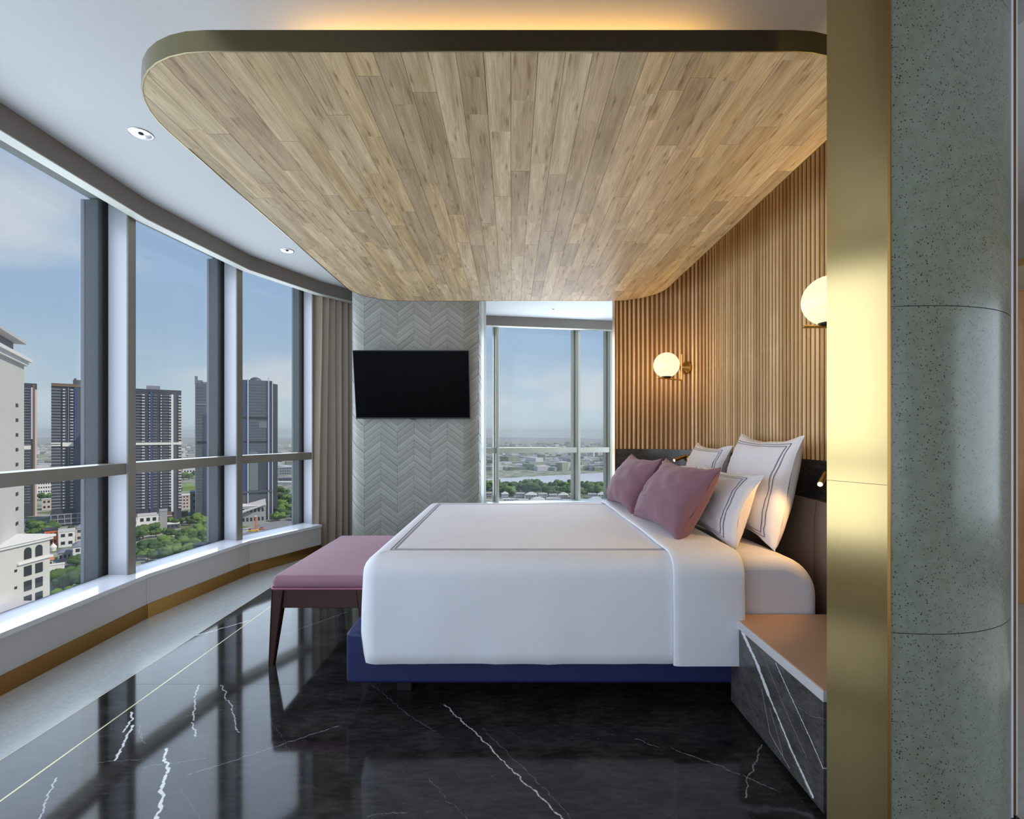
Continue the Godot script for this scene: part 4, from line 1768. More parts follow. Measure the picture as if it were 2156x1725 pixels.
func city() -> void:
	mat("city_dark", rgb(66, 70, 84), 0.5)
	mat("city_dark2", rgb(84, 86, 98), 0.5)
	mat("city_blue", rgb(66, 78, 120), 0.4)
	mat("city_band", rgb(138, 142, 158), 0.7)
	mat("city_light", rgb(190, 192, 200), 0.7)
	mat("city_white", rgb(225, 225, 226), 0.8)
	mat("city_pink", rgb(200, 190, 190), 0.8)
	mat("city_brown", rgb(120, 98, 84), 0.7)
	mat("city_glass", rgb(96, 104, 116), 0.22, 0.2)
	mat("city_glass2", rgb(120, 128, 138), 0.25, 0.2)
	mat("city_black", rgb(38, 42, 50), 0.4)
	mat("concrete", rgb(198, 198, 196), 0.85)
	mat("concrete_grey", rgb(158, 160, 164), 0.85)
	mat("road_grey", rgb(128, 130, 134), 0.9)
	mat("tile_grey", rgb(130, 134, 142), 0.8)
	mat("tile_orange", rgb(206, 138, 88), 0.8)
	mat("lawn", rgb(124, 150, 84), 0.9)
	mat("leaf_0", rgb(72, 100, 48), 0.9)
	mat("leaf_1", rgb(92, 122, 56), 0.9)
	mat("leaf_2", rgb(60, 86, 50), 0.9)
	mat("bark", rgb(92, 76, 60), 0.9)
	mat("water", rgb(205, 210, 218), 0.25)
	mat("hill", rgb(128, 140, 162), 0.9)
	mat("yellow_paint", rgb(226, 178, 40), 0.4)
	mat("orange_paint", rgb(216, 106, 66), 0.5)
	mat("white_paint", rgb(232, 232, 232), 0.4)
	# ground with streets and scrub in its colour only
	var nt := NoiseTexture2D.new()
	nt.width = 512
	nt.height = 512
	nt.seamless = true
	var fn := noise(0.012, 5, 71)
	nt.noise = fn
	var gr := Gradient.new()
	gr.offsets = PackedFloat32Array([0.0, 0.35, 0.5, 0.62, 0.75, 1.0])
	gr.colors = PackedColorArray([rgb(80, 100, 62), rgb(108, 122, 84), rgb(150, 150, 144), rgb(176, 174, 168), rgb(120, 132, 98), rgb(140, 140, 138)])
	nt.color_ramp = gr
	var gm := mat("ground_cover", Color.WHITE, 0.95)
	gm.albedo_texture = nt
	gm.uv1_scale = Vector3(0.004, 0.004, 1)
	var mb := MB.new()
	mb.prism(PackedVector2Array([Vector2(-9000, 40), Vector2(9000, 40), Vector2(9000, 6500), Vector2(-9000, 6500)]), GROUND - 3.0, GROUND)
	solid("floor_city", mb, gm)
	# river beyond the north window
	mb = MB.new()
	mb.prism(PackedVector2Array([Vector2(-420, 770), Vector2(-40, 800), Vector2(80, 775), Vector2(600, 720), Vector2(1300, 700), Vector2(1300, 1250), Vector2(600, 1150), Vector2(210, 1000), Vector2(-40, 850), Vector2(-420, 810)]), GROUND, GROUND + 0.4)
	tag(part("river", mb.mesh(M.water), self), "broad pale river crossing the view through the far window", "river")
	# hills on the skyline
	mb = MB.new()
	var hl := []
	var h2 := []
	var nz := noise(0.004, 3, 9)
	for k in 161:
		var x := lerpf(-9000, 6500, k / 160.0)
		var e := 26.0 + 20.0 * nz.get_noise_1d(k * 9.0) + 12.0 * nz.get_noise_1d(k * 31.0)
		hl.append(Vector3(x, GROUND + maxf(e, 6.0), -6300))
		h2.append(Vector3(x, GROUND, -5900))
	mb.surf([h2, hl])
	var h3 := []
	for p in hl:
		h3.append(Vector3(p.x, GROUND, -6800))
	mb.surf([hl, h3])
	solid("hills", mb, M.hill)
	var haze := FogVolume.new()
	haze.name = "haze"
	haze.shape = RenderingServer.FOG_VOLUME_SHAPE_BOX
	haze.size = Vector3(15000, 120, 5900)
	haze.position = Vector3(0, -22, -3550)
	var fm := FogMaterial.new()
	fm.density = 0.00022
	fm.albedo = Color(0.94, 0.97, 0.97)
	haze.material = fm
	add_child(haze)
	haze.set_meta("kind", "stuff")
	towers()
	low_blocks()
	trees()


func towers() -> void:
	# near white tower at the left edge
	var wt := thing("white_tower", "plain white tower at the left edge with a cornice and one line of tiny windows", "building", Vector3(-111, GROUND, -110))
	# local x runs along the visible face towards its far end, z out of the face
	var dirx := Vector3(-11.4, 0, -16.0).normalized()
	wt.transform.basis = Basis(dirx, Vector3.UP, dirx.cross(Vector3.UP))
	var hh := EYE + 16.0 - GROUND
	boxes("wall", wt, [[Vector3(-14, hh * 0.5, -12), Vector3(28, hh, 24)]], M.concrete)
	boxes("cornice", wt, [[Vector3(-13.7, hh + 0.5, -11.6), Vector3(29.4, 0.7, 25.6)], [Vector3(-13.8, hh - 0.3, -11.8), Vector3(28.7, 0.9, 24.9)]], M.city_white)
	boxes("attic", wt, [[Vector3(-14.6, hh + 2.4, -12.4), Vector3(25.5, 3.6, 22)]], M.city_dark2)
	boxes("roof", wt, [[Vector3(-14.0, hh + 4.5, -11.9), Vector3(28.4, 0.7, 24.6)], [Vector3(-14.5, hh + 5.1, -12.4), Vector3(26, 0.6, 22)]], M.city_light)
	for k in 17:
		boxes("window", wt, [[Vector3(-6.6, hh - 10.0 - k * 3.2, 0.0), Vector3(2.0, 0.72, 0.16)]], M.city_black)
	# lower wing, its face looking along the street: an arched top row and stacked windows
	var wy := EYE - 22.3
	var mb := MB.new()
	mb.box(P(-105.7, (wy + GROUND) * 0.5, 96.2), Vector3(12.0, wy - GROUND, 16.2))
	part("wing", mb.mesh(M.concrete), wt)
	mb = MB.new()
	mb.box(P(-105.4, wy + 0.2, 96.4), Vector3(12.8, 0.45, 17.2))
	mb.box(P(-105.5, wy - 0.3, 96.3), Vector3(12.5, 0.5, 16.7))
	mb.box(P(-100.0, wy - 4.2, 101.0), Vector3(1.4, 0.4, 7.4))
	part("wing_cornice", mb.mesh(M.city_white), wt)
	for c in [99.5, 101.85]:
		for r in 6:
			if r == 0:
				mb = MB.new()
				mb.t = Transform3D(Basis(Vector3.UP, PI / 2), P(-99.66, wy - 2.5, c))
				var pts := [Vector3(0.75, -1.1, 0.06), Vector3(0.75, 0.5, 0.06)]
				for a in range(1, 8):
					pts.append(Vector3(0.75 * cos(PI * a / 8), 0.5 + 0.75 * sin(PI * a / 8), 0.06))
				pts.append_array([Vector3(-0.75, 0.5, 0.06), Vector3(-0.75, -1.1, 0.06)])
				mb.face(pts)
				for a in pts.size():
					var p: Vector3 = pts[a]
					var q: Vector3 = pts[(a + 1) % pts.size()]
					mb.face([p, q, q - Vector3(0, 0, 0.3), p - Vector3(0, 0, 0.3)])
				part("arched_window", mb.mesh(M.city_black), wt)
			else:
				mb = MB.new()
				mb.box(P(-99.66, wy - 3.0 - r * 3.05, c), Vector3(0.16, 2.0, 1.55))
				part("window", mb.mesh(M.city_black), wt)
	for k in 3:
		mb = MB.new()
		mb.box(P(-99.68, wy - 5.4 - k * 3.4, 97.1), Vector3(0.12, 0.5, 0.5))
		part("window", mb.mesh(M.city_black), wt)
	mb = MB.new()
	mb.box(P(-96.5, EYE - 35.5 - 1.6, 93.0), Vector3(7.0, 3.2, 6.0))
	mb.box(P(-96.5, EYE - 33.7, 93.0), Vector3(7.6, 0.6, 6.6))
	part("terrace", mb.mesh(M.city_light), wt)
	# slim dark tower
	var f := frame("apartment_tower", "slim dark apartment tower half hidden by the white tower, pale along its right edge", "building", 40, 78, 807, 470)
	body(f, 22, M.city_dark)
	var top: float = f[2]
	boxes("floor_bands", f[0], bands(f, 0.0, 0.62, 12, top - 4, 42, 0.22, 0.5), M.city_band, "stuff")
	boxes("pale_strip", f[0], [strip(f, 0.66, 0.76, top * 0.58, top - 4, 0.7)], M.city_light)
	boxes("brown_strip", f[0], [strip(f, 0.76, 0.88, 0, top - 1, 0.6)], M.city_brown)
	boxes("pink_strip", f[0], [strip(f, 0.88, 1.0, 0, top - 6, 1.0)], M.city_pink)
	boxes("refuge_floor", f[0], bands(f, 0.0, 0.66, EYE - 28 * 470 / 1018.0 - GROUND - 3, EYE - 22 * 470 / 1018.0 - GROUND - 2, 1, 1.0, 0.8), M.city_white)
	# dark tower with two white balcony columns
	f = frame("apartment_tower", "dark apartment tower with two columns of white balconies, left of the first window post", "building", 109, 204, 809, 430)
	body(f, 26, M.city_dark)
	top = f[2]
	var nf := 41
	boxes("floor_bands", f[0], bands(f, 0.0, 0.20, 14, top - 4, nf, 0.28, 0.5), M.city_band, "stuff")
	boxes("balconies", f[0], bands(f, 0.245, 0.30, 14, top - 4, nf, 0.42, 1.3) + bands(f, 0.41, 0.48, 14, top - 4, nf, 0.34, 1.2), M.city_light, "stuff")
	boxes("floor_lines", f[0], bands(f, 0.30, 0.36, 14, top - 4, nf, 0.2, 0.4) + bands(f, 0.62, 1.0, 14, top - 4, nf, 0.22, 0.4), M.city_dark2, "stuff")
	boxes("blue_strip", f[0], [strip(f, 0.50, 0.58, 0, top, 0.8)], M.city_blue)
	boxes("pale_fin", f[0], [strip(f, 0.365, 0.378, 40, top - 3, 0.8)], M.city_band)
	boxes("crown", f[0], [strip(f, 0.0, 0.8, top - 2.6, top - 0.4, 0.9)], M.city_brown)
	boxes("roof_house", f[0], [[Vector3(0.22 * f[1], top + 2.0, -8), Vector3(0.5 * f[1], 4.0, 12)], [Vector3(0.02 * f[1], top + 2.8, -6), Vector3(1.6, 5.6, 4)]], M.city_dark2)
	boxes("refuge_floor", f[0], bands(f, 0.0, 0.20, EYE - 28 * 430 / 1018.0 - GROUND, EYE - 19 * 430 / 1018.0 - GROUND, 2, 0.6, 0.9) + bands(f, 0.24, 0.48, EYE - 28 * 430 / 1018.0 - GROUND, EYE - 20 * 430 / 1018.0 - GROUND, 1, 1.0, 1.5), M.city_white)
	boxes("podium", f[0], [[Vector3(0, 5, -8), Vector3(f[1] * 1.04, 10, 30)]], M.city_dark)
	var pb := []
	for k in 3:
		pb.append([Vector3(0, 2.5 + k * 4.0, 7.2), Vector3(f[1] * 1.05, 0.9, 1.0)])
	for k in 8:
		pb.append([Vector3((k / 7.0 - 0.5) * f[1], 6.0, 7.3), Vector3(0.7, 9.0, 0.9)])
	boxes("podium_frame", f[0], pb, M.city_band, "stuff")
	# broad dark-blue tower in the middle window
	f = frame("apartment_tower", "broad dark blue apartment tower with pale floor lines and one white strip, second window", "building", 262, 383.5, 820, 430)
	body(f, 26, M.city_dark)
	top = f[2]
	nf = 40
	var u := func(x: float) -> float: return (x - 262.0) / 121.5
	boxes("floor_bands", f[0], bands(f, u.call(284), u.call(299), 14, top - 4, nf, 0.2, 0.6) + bands(f, u.call(322), u.call(331), 14, top - 4, nf, 0.2, 0.5) + bands(f, u.call(343), u.call(358), 14, top - 4, nf, 0.18, 0.5), M.city_band, "stuff")
	boxes("balconies", f[0], bands(f, u.call(299), u.call(305), 14, top - 4, nf, 0.45, 1.2) + bands(f, u.call(314), u.call(317), 14, top - 4, nf, 0.4, 0.9) + bands(f, u.call(338), u.call(341), 14, top - 4, nf, 0.45, 0.9) + bands(f, u.call(357), u.call(361), 14, top - 4, nf, 0.4, 1.0), M.city_light, "stuff")
	boxes("blue_strip", f[0], [strip(f, u.call(281), u.call(285), 0, top - 2, 0.9), strip(f, u.call(316), u.call(321), 0, top - 1, 0.9)], M.city_blue)
	boxes("white_strip", f[0], [strip(f, u.call(361), u.call(366), 10, top - 4, 1.2)], M.city_white)
	boxes("grey_strip", f[0], [strip(f, u.call(367), u.call(373), 0, top - 3, 0.8)], M.city_dark2)
	boxes("sunlit_end_balconies", f[0], bands(f, u.call(377), 1.0, 12, top - 4, nf, 0.45, 1.0), M.city_pink, "stuff")  # pinkish tone puts sunlight on the tower's right edge into the colour
	boxes("roof_house", f[0], [[Vector3(0.0, top + 1.8, -10), Vector3(0.24 * f[1], 3.6, 10)]], M.city_band)
	boxes("refuge_floor", f[0], bands(f, 0.12, 1.0, EYE - 25 * 430 / 1018.0 - GROUND, EYE - 20 * 430 / 1018.0 - GROUND, 1, 1.0, 1.3), M.city_white)
	boxes("podium", f[0], [[Vector3(-0.10 * f[1], 5, -6), Vector3(f[1] * 0.85, 11, 26)]], M.city_brown)
	boxes("podium_bands", f[0], [[Vector3(-0.10 * f[1], 7.4, 7.2), Vector3(f[1] * 0.86, 0.8, 0.8)], [Vector3(-0.10 * f[1], 3.2, 7.4), Vector3(f[1] * 0.86, 0.8, 1.2)]], M.city_light)
	# slim grey glass tower by the second post
	f = frame("office_tower", "slim grey glass tower standing against the second window post", "building", 411, 468, 808, 450)
	body(f, 24, M.city_glass)
	top = f[2]
	boxes("floor_lines", f[0], bands(f, 0.03, 0.97, 20, top - 3, 38, 0.1, 0.2), M.city_dark2, "stuff")
	boxes("edge_fin", f[0], [strip(f, 0.0, 0.03, 0, top, 0.6), strip(f, 0.40, 0.43, 0, top, 0.5)], M.city_glass2)
	boxes("dark_floor", f[0], [strip(f, 0.06, 0.97, EYE - 22 * 450 / 1018.0 - GROUND, EYE - 17 * 450 / 1018.0 - GROUND, 0.5)], M.city_black)
	boxes("pale_floor", f[0], [strip(f, 0.03, 0.97, EYE + 59 * 450 / 1018.0 - GROUND, EYE + 61 * 450 / 1018.0 - GROUND, 0.5)], M.city_band)
	boxes("roof_parapet", f[0], [[Vector3(-0.46 * f[1], top + 3, -6), Vector3(2.2, 7, 12)], [Vector3(-0.32 * f[1], top + 1.5, -8), Vector3(4, 3.2, 8)], [Vector3(-0.1 * f[1], top + 1.0, -8), Vector3(7, 1.6, 8)]], M.city_glass2)
	# glass tower in the third window
	f = frame("office_tower", "tall blue-grey glass tower with white vertical lines and a small roof dome, third window", "building", 508, 575, 801, 450)
	body(f, 24, M.city_glass)
	top = f[2]
	u = func(x: float) -> float: return (x - 508.0) / 67.0
	boxes("floor_lines", f[0], bands(f, u.call(524), u.call(565), 20, top - 3, 40, 0.1, 0.2), M.city_dark2, "stuff")
	boxes("white_lines", f[0], [strip(f, 0.0, u.call(510.5), 0, top + 2, 1.2), strip(f, u.call(521), u.call(523.5), 0, top + 1, 1.2), strip(f, u.call(564.5), u.call(567), 0, top + 3, 1.2), strip(f, u.call(573), 1.0, 0, top, 1.2)], M.city_light)
	boxes("blue_strips", f[0], [strip(f, u.call(511), u.call(521), 0, top - 1, 0.4), strip(f, u.call(567), u.call(573), 0, top - 1, 0.4)], M.city_blue)
	boxes("dark_floors", f[0], [strip(f, u.call(511), u.call(564), EYE + 30 * 450 / 1018.0 - GROUND, EYE + 34 * 450 / 1018.0 - GROUND, 0.6), strip(f, u.call(511), u.call(564), EYE - 20 * 450 / 1018.0 - GROUND, EYE - 17 * 450 / 1018.0 - GROUND, 0.6)], M.city_black)
	boxes("pale_reflections", f[0], [strip(f, u.call(525), u.call(543), 28, 64, 0.3), strip(f, u.call(545), u.call(563), 86, 92, 0.3)], M.city_glass2)  # paler strips: reflections in the glass put into the colour
	boxes("lower_glass", f[0], [strip(f, u.call(545), u.call(564), 24, 62, 0.3)], M.city_dark)
	boxes("base_bands", f[0], [strip(f, 0.0, 0.98, 26, 27.5, 1.4), strip(f, 0.0, 0.98, 12, 24, 0.5)], M.city_dark2)
	mb = MB.new()
	mb.lathe(Vector3(-0.05 * f[1], top, -9), [[5.2, 0], [5.0, 1.0], [3.6, 2.6], [1.6, 3.5], [0.01, 3.7]], 16)
	part("dome", mb.mesh(M.city_dark2), f[0], true)
	# its canted side
	mb = MB.new()
	var x1: float = f[1] * 0.5
	mb.prism(PackedVector2Array([Vector2(x1, 0), Vector2(x1 + 4.3, 7.0), Vector2(x1 + 4.3, 22), Vector2(x1, 22)]), 0, top - 2.5)
	part("canted_side", mb.mesh(M.city_black), f[0], true)


# a plain low building: walls, flat or hipped roof, and its windows as parts
func house(called: String, label: String, category: String, xl: float, xr: float, yt: float, yb: float, wallm: String, roof: String, roofm: String, nw: int, floors := 1, depth := 10.0, group := "") -> Array:
	var d := ground_d(yb)
	var f := frame(called, label, category, xl, xr, yt, d, group)
	body(f, depth, M[wallm], "walls")
	var w: float = f[1]
	var h: float = f[2]
	if roof == "flat":
		boxes("roof", f[0], [[Vector3(0, h + 0.15, -depth * 0.5), Vector3(w + 0.5, 0.3, depth + 0.5)], [Vector3(0, h + 0.45, -0.1), Vector3(w + 0.4, 0.5, 0.25)]], M[roofm])
	else:
		var mb := MB.new()
		var e := 0.6
		var a := [Vector3(-w / 2 - e, h, e), Vector3(w / 2 + e, h, e), Vector3(w / 2 + e, h, -depth - e), Vector3(-w / 2 - e, h, -depth - e)]
		var rh := minf(depth, w) * 0.32
		var r0 := Vector3(-maxf(w / 2 - depth / 2, 0.3), h + rh, -depth / 2)
		var r1 := Vector3(maxf(w / 2 - depth / 2, 0.3), h + rh, -depth / 2)
		var inn := Vector3(0, h, -depth / 2)
		mb.face([a[0], a[1], r1, r0], inn)
		mb.face([a[2], a[3], r0, r1], inn)
		mb.face([a[1], a[2], r1], inn)
		mb.face([a[3], a[0], r0], inn)
		mb.face([a[0], a[1], a[2], a[3]], Vector3(0, h + 1, -depth / 2))
		part("roof", mb.mesh(M[roofm]), f[0], true)
	for r in floors:
		for k in nw:
			var fh := h / floors
			boxes("window", f[0], [[Vector3(((k + 0.5) / nw - 0.5) * w * 0.9, fh * (r + 0.55), 0.0), Vector3(w * 0.5 / nw, fh * 0.4, 0.2)]], M.city_black)
	return f


func low_blocks() -> void:
	# first window
	house("house", "low dark-roofed building with an orange front, seen just right of the white tower", "building", 93, 122, 1118, 1150, "orange_paint", "flat", "city_black", 3, 2, 16)
	house("house", "white flat-roofed house with a stepped top, left of the first window post", "building", 123, 158, 1120, 1152, "city_white", "flat", "concrete", 2, 2, 14)
	house("house", "pale house behind the white stepped one, against the first window post", "building", 159, 186, 1112, 1140, "city_pink", "hip", "tile_grey", 2, 2, 12)
	house("house", "grey house with a hipped grey roof, below the white stepped house", "building", 122, 152, 1164, 1182, "concrete_grey", "hip", "tile_grey", 3, 1, 12)
	house("house", "long grey-roofed house beside the hipped one, against the first window post", "building", 154, 190, 1150, 1186, "city_white", "hip", "tile_grey", 2, 2, 12)
	house("house", "low house with an orange tiled roof, beside the wing of the white tower", "building", 92, 112, 1180, 1196, "city_pink", "hip", "tile_orange", 2, 1, 9)
	house("wall", "plain white garden wall above the nearest trees in the first window", "wall", 96, 136, 1190, 1214, "city_white", "flat", "city_white", 0, 1, 3)
	house("apartment_block", "far white apartment block between the two dark towers at left", "building", 78, 112, 1006, 1048, "city_white", "flat", "concrete", 6, 5, 14)
	house("house", "small cream house below the far white block, between the dark towers", "building", 88, 108, 1052, 1074, "city_pink", "flat", "concrete", 2, 2, 10)
	var d := ground_d(1160)
	var dm := thing("dome", "small white onion dome beside the orange-fronted building", "dome", at(112, 1160, d))
	var mb := MB.new()
	mb.lathe(Vector3.ZERO, [[1.6, 0], [1.6, 1.6], [2.0, 2.2], [1.9, 3.0], [1.1, 4.1], [0.35, 4.9], [0.12, 5.8], [0.01, 6.2]], 16)
	part("shell", mb.mesh(M.city_white), dm, true)
	# second window
	house("villa", "modern white villa with a tall slanted grey wall, in the second window", "building", 290, 334, 1086, 1122, "city_white", "flat", "concrete", 3, 2, 14)
	house("villa_wing", "slanted grey side block joined on the right of the white villa", "building", 336, 352, 1077, 1118, "concrete_grey", "flat", "concrete_grey", 0, 1, 14)
	house("house", "small white house at the left edge of the second window, beside the villa", "building", 268, 290, 1094, 1128, "city_white", "flat", "concrete", 2, 2, 12)
	house("stepped_block", "stepped white terraces at the foot of the broad dark blue tower", "building", 356, 400, 1044, 1072, "city_pink", "flat", "city_white", 6, 4, 12)
	house("car_park", "grey open-sided car park with white posts at the foot of the slim glass tower", "building", 401, 470, 1036, 1086, "concrete_grey", "flat", "city_band", 5, 4, 20)
	house("pavilion", "low flat pavilion roof among the trees right of the villa", "building", 348, 378, 1104, 1114, "city_dark2", "flat", "city_white", 3, 1, 10)
	house("lawn_strip", "strip of yellow-green lawn between the villa and the car park", "lawn", 354, 396, 1080, 1088, "lawn", "flat", "lawn", 0, 1, 8)
	house("field", "bright green playing field far off between the broad tower and the glass tower", "field", 384, 412, 1026, 1034, "lawn", "flat", "lawn", 0, 1, 50)
	house("warehouse", "far white warehouse on the skyline beyond the green field", "building", 385, 412, 988, 998, "city_white", "flat", "concrete", 4, 1, 30)
	# paved forecourt under the second window
	d = 300.0
	mb = MB.new()
	var a := at(334, 1180, ground_d(1180))
	var b := at(432, 1146, ground_d(1146))
	var c := at(470, 1150, ground_d(1150))
	var e := at(400, 1200, ground_d(1200))
	mb.prism(PackedVector2Array([Vector2(a.x, -a.z), Vector2(b.x, -b.z), Vector2(c.x, -c.z), Vector2(e.x, -e.z)]), GROUND, GROUND + 0.5)
	tag(part("forecourt", mb.mesh(M.concrete), self), "pale paved forecourt below the trees in the second window", "paving")
	# third window: curved white building, road, vehicles
	var f := house("exhibition_hall", "white hall with a slanted roof in front of the blue-grey glass tower", "building", 506, 560, 1066, 1104, "concrete_grey", "flat", "city_white", 6, 2, 18)
	mb = MB.new()
	var w: float = f[1]
	var h: float = f[2]
	mb.face([Vector3(-w * 0.5, h - 5, 6), Vector3(w * 0.5, h + 1.0, 2), Vector3(w * 0.5, h + 4.5, -14), Vector3(-w * 0.5, h - 0.5, -14)])
	mb.face([Vector3(-w * 0.5, h - 5.4, 6), Vector3(-w * 0.5, h - 0.9, -14), Vector3(w * 0.5, h + 4.1, -14), Vector3(w * 0.5, h + 0.6, 2)])
	part("slanted_roof", mb.mesh(M.concrete), f[0], true)
	house("booth", "small yellowish booth at the right end of the white hall", "building", 562, 570, 1060, 1084, "lawn", "flat", "concrete", 1, 2, 8)
	house("long_block", "long far grey building at eye level of the transom in the third window", "building", 586, 640, 984, 1000, "city_band", "flat", "city_light", 10, 3, 20)
	house("low_row", "low dark row of buildings below the long grey one in the third window", "building", 586, 640, 1006, 1016, "city_dark2", "flat", "city_band", 8, 1, 16)
	house("kiosk", "small white kiosk with an orange base at the right end of the third window", "building", 633, 645, 1086, 1098, "white_paint", "flat", "city_white", 1, 1, 6)
	mb = MB.new()
	a = at(500, 1132, ground_d(1132))
	b = at(552, 1104, ground_d(1104))
	c = at(650, 1084, ground_d(1084))
	e = at(650, 1096, ground_d(1096))
	mb.prism(PackedVector2Array([Vector2(a.x, -a.z), Vector2(b.x, -b.z), Vector2(c.x, -c.z), Vector2(e.x, -e.z)]), GROUND, GROUND + 0.3)
	tag(part("street", mb.mesh(M.road_grey), self), "grey street curving past the white hall in the third window", "street")
	mb = MB.new()
	a = at(583, 1021, ground_d(1021))
	b = at(583, 1018, ground_d(1018))
	c = at(660, 1018, ground_d(1018))
	e = at(660, 1022, ground_d(1022))
	mb.prism(PackedVector2Array([Vector2(a.x, -a.z), Vector2(b.x, -b.z), Vector2(c.x, -c.z), Vector2(e.x, -e.z)]), GROUND, GROUND + 4.0)
	tag(part("viaduct", mb.mesh(M.concrete), self), "pale straight viaduct crossing behind the trees in the third window", "viaduct")
	for q in [[534, 1120, 7.6, 2.6, "yellow_paint", "yellow truck on the street in the third window", "truck"], [551, 1116, 4.4, 1.7, "orange_paint", "small red car beside the yellow truck", "car"], [424, 1152, 4.6, 1.7, "white_paint", "white car parked on the pale forecourt", "car"], [410, 1160, 4.6, 1.7, "city_blue", "dark blue car parked on the pale forecourt", "car"], [431, 1142, 4.4, 1.7, "orange_paint", "red car parked behind the white one by the forecourt", "car"]]:
		var dd := ground_d(q[1])
		var v := thing(q[6], q[5], q[6], at(q[0], q[1], dd) + Vector3(0, 0.3, 0))
		v.rotation.y = 0.35
		mb = MB.new()
		mb.box(Vector3(0, 0.75, 0), Vector3(q[2], q[3] * 0.55, 1.9), 0.15)
		part("body", mb.mesh(M[q[4]]), v, true)
		mb = MB.new()
		mb.box(Vector3(-0.2 if q[6] == "car" else -q[2] * 0.36, 0.75 + q[3] * 0.45, 0), Vector3(q[2] * (0.5 if q[6] == "car" else 0.24), q[3] * 0.45, 1.7), 0.2)
		part("cabin", mb.mesh(M.city_black), v, true)
		for sx in [-0.32, 0.32]:
			for sz in [-0.85, 0.85]:
				mb = MB.new()
				mb.t = Transform3D(Basis(Vector3.RIGHT, PI / 2), Vector3(q[2] * sx, 0.36, sz))
				mb.lathe(Vector3.ZERO, [[0.01, -0.12], [0.36, -0.12], [0.36, 0.12], [0.01, 0.12]], 12)
				part("wheel", mb.mesh(M.black_rubber), v, true)
	house("traffic_mast", "slim orange and white mast standing in the street before the white hall", "mast", 537, 540, 1088, 1116, "orange_paint", "flat", "white_paint", 0, 1, 1.2)
	# beyond the north window
	var r := RandomNumberGenerator.new()
	r.seed = 5
	var n := 0
	for q in [[1020, 1036, 1048], [1056, 1070, 1050], [1074, 1082, 1046], [1086, 1104, 1050], [1106, 1130, 1052], [1134, 1152, 1050], [1156, 1172, 1052], [1176, 1196, 1050], [1200, 1216, 1051], [1238, 1256, 1050], [1258, 1284, 1052], [1060, 1084, 1060], [1092, 1112, 1061], [1118, 1146, 1062], [1150, 1180, 1061], [1186, 1214, 1062], [1240, 1268, 1061]]:
		var tall := 1.0 if n != 2 else 2.3
		var nth: String = ["first", "second", "third", "fourth", "fifth", "sixth", "seventh", "eighth", "ninth", "tenth", "eleventh"][n if n < 11 else n - 11]
		house("house", ("%s house from the left in the %s row of pale houses, far window" % [nth, "upper" if n < 11 else "lower"]) if n != 2 else "dark blue tower house standing out of the pale rows, far window", "building", q[0], q[1], q[2] - r.randf_range(7, 10) * tall, q[2], ["concrete", "city_white", "city_blue", "city_pink"][n % 4 if n != 6 and n != 10 and n != 14 else 1], "hip" if n % 3 == 1 else "flat", "concrete", 4, 2 if n != 2 else 4, 10, "pale houses beyond the far window" if n != 2 else "")
		n += 1
	# low sprawl across the river: nobody could count it
	var mm := MultiMesh.new()
	mm.transform_format = MultiMesh.TRANSFORM_3D
	mm.use_colors = true
	var bm := BoxMesh.new()
	bm.size = Vector3.ONE
	var sm := mat("sprawl", Color.WHITE, 0.9)
	sm.vertex_color_use_as_albedo = true
	bm.material = sm
	mm.mesh = bm
	mm.instance_count = 5200
	for k in 5200:
		var dd := 1050.0 + 2600.0 * pow(r.randf(), 1.3)
		var xx := r.randf_range(-1.15, 0.55) * dd
		var big := r.randf() < 0.12
		var sz := Vector3(r.randf_range(10, 42), r.randf_range(4, 9) * (2.2 if big else 1.0), r.randf_range(10, 40))
		mm.set_instance_transform(k, Transform3D(Basis(Vector3.UP, r.randf() * PI).scaled_local(sz), Vector3(xx, GROUND + sz.y * 0.5, -dd)))
		var g := r.randf_range(0.30, 0.62)
		mm.set_instance_color(k, Color(g, g * 1.0, g * 1.02) if r.randf() < 0.6 else Color(g * 0.50, g * 0.60, g * 0.46))
	var mi := MultiMeshInstance3D.new()
	mi.name = "distant_sprawl"
	mi.multimesh = mm
	add_child(mi)
	tag(mi, "hazy low-rise sprawl of roofs spreading beyond the river to the skyline", "city", "", "stuff")


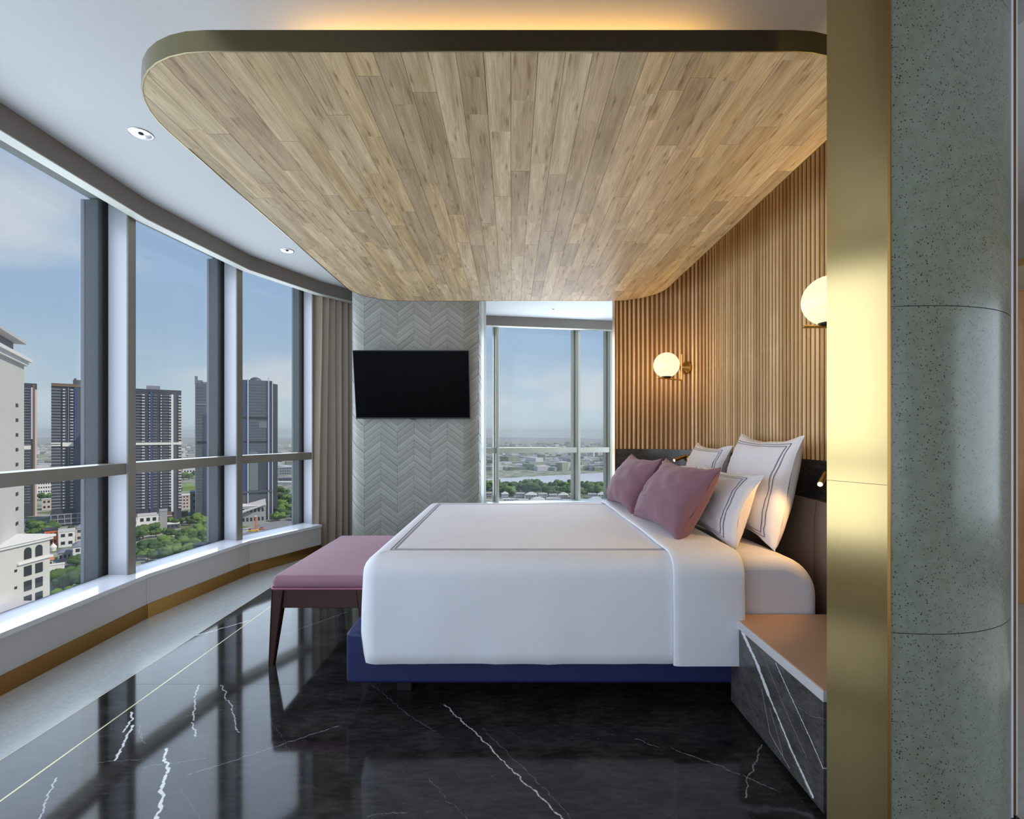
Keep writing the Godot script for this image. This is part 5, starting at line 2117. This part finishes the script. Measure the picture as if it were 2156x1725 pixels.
func crown(sd: int) -> ArrayMesh:
	var mb := MB.new()
	var r := RandomNumberGenerator.new()
	r.seed = sd
	var nz := noise(1.6, 2, sd)
	for k in 11:
		var a := r.randf() * TAU
		var rr := 0.34 * sqrt(r.randf())
		var c := Vector3(cos(a) * rr, 0.55 + r.randf_range(-0.16, 0.22), sin(a) * rr)
		var rad := r.randf_range(0.16, 0.26)
		var rows := []
		for i in 8:
			var row := []
			for j in 11:
				var th := PI * i / 7.0
				var ph := TAU * j / 11.0
				var d := Vector3(sin(th) * cos(ph), -cos(th) * 0.85, sin(th) * sin(ph))
				var p := c + d * rad * (1.0 + 0.55 * nz.get_noise_3dv((c + d * 0.3) * 4.0))
				row.append(p)
			rows.append(row)
		mb.surf(rows, true, true)
	return mb.mesh(null)


func trees() -> void:
	var shapes := []
	for k in 4:
		shapes.append(crown(100 + k))
	var mb := MB.new()
	mb.tube([Vector3(0, 0, 0), Vector3(0.01, 0.25, 0), Vector3(0, 0.55, 0.01)], 0.03, 7)
	var trunk := mb.mesh(M.bark)
	var r := RandomNumberGenerator.new()
	r.seed = 12
	for q in [
		[60, 178, 1112, 1130, 13, 8.0, "dark green tree in the belt at the foot of the dark towers, first window", "trees in the belt below the dark towers"],
		[100, 190, 1216, 1275, 10, 8.5, "full green tree in the nearest clump, low in the first window", "trees low in the first window"],
		[156, 180, 1184, 1194, 3, 6.5, "small tree beside the grey-roofed houses in the first window", "trees beside the grey-roofed houses"],
		[76, 112, 1042, 1058, 6, 9.0, "far green tree between the two dark towers at left", "trees between the dark towers"],
		[282, 446, 1124, 1184, 46, 9.5, "bushy green tree in the park below the villa, second window", "park trees in the second window"],
		[384, 414, 1006, 1016, 5, 12.0, "far dark tree behind the green playing field", "trees behind the playing field"],
		[356, 440, 1098, 1112, 8, 8.0, "dark tree in the shade below the car park, second window", "trees below the car park"],
		[583, 640, 1040, 1098, 30, 10.0, "tall green tree in the dense grove right of the blue-grey glass tower", "grove in the third window"],
		[1018, 1292, 1030, 1046, 64, 14.0, "green tree in the belt along the river, seen through the far window", "trees along the river"],
	]:
		for k in q[4]:
			var fx: float = (k + r.randf()) / float(q[4])
			var x: float = lerpf(q[0], q[1], fx if q[4] < 12 else r.randf())
			var y: float = lerpf(q[2], q[3], r.randf())
			var d := ground_d(y)
			var t := thing("tree", q[6], "tree", at(x, y, d), q[7])
			var h: float = q[5] * r.randf_range(0.8, 1.25)
			var o := part("crown", shapes[r.randi() % 4], t, true)
			o.material_override = M["leaf_%d" % (r.randi() % 3)]
			o.scale = Vector3(h * r.randf_range(0.95, 1.3), h, h * r.randf_range(0.95, 1.3))
			o.rotation.y = r.randf() * TAU
			var tr := part("trunk", trunk, t, true)
			tr.scale = Vector3.ONE * h
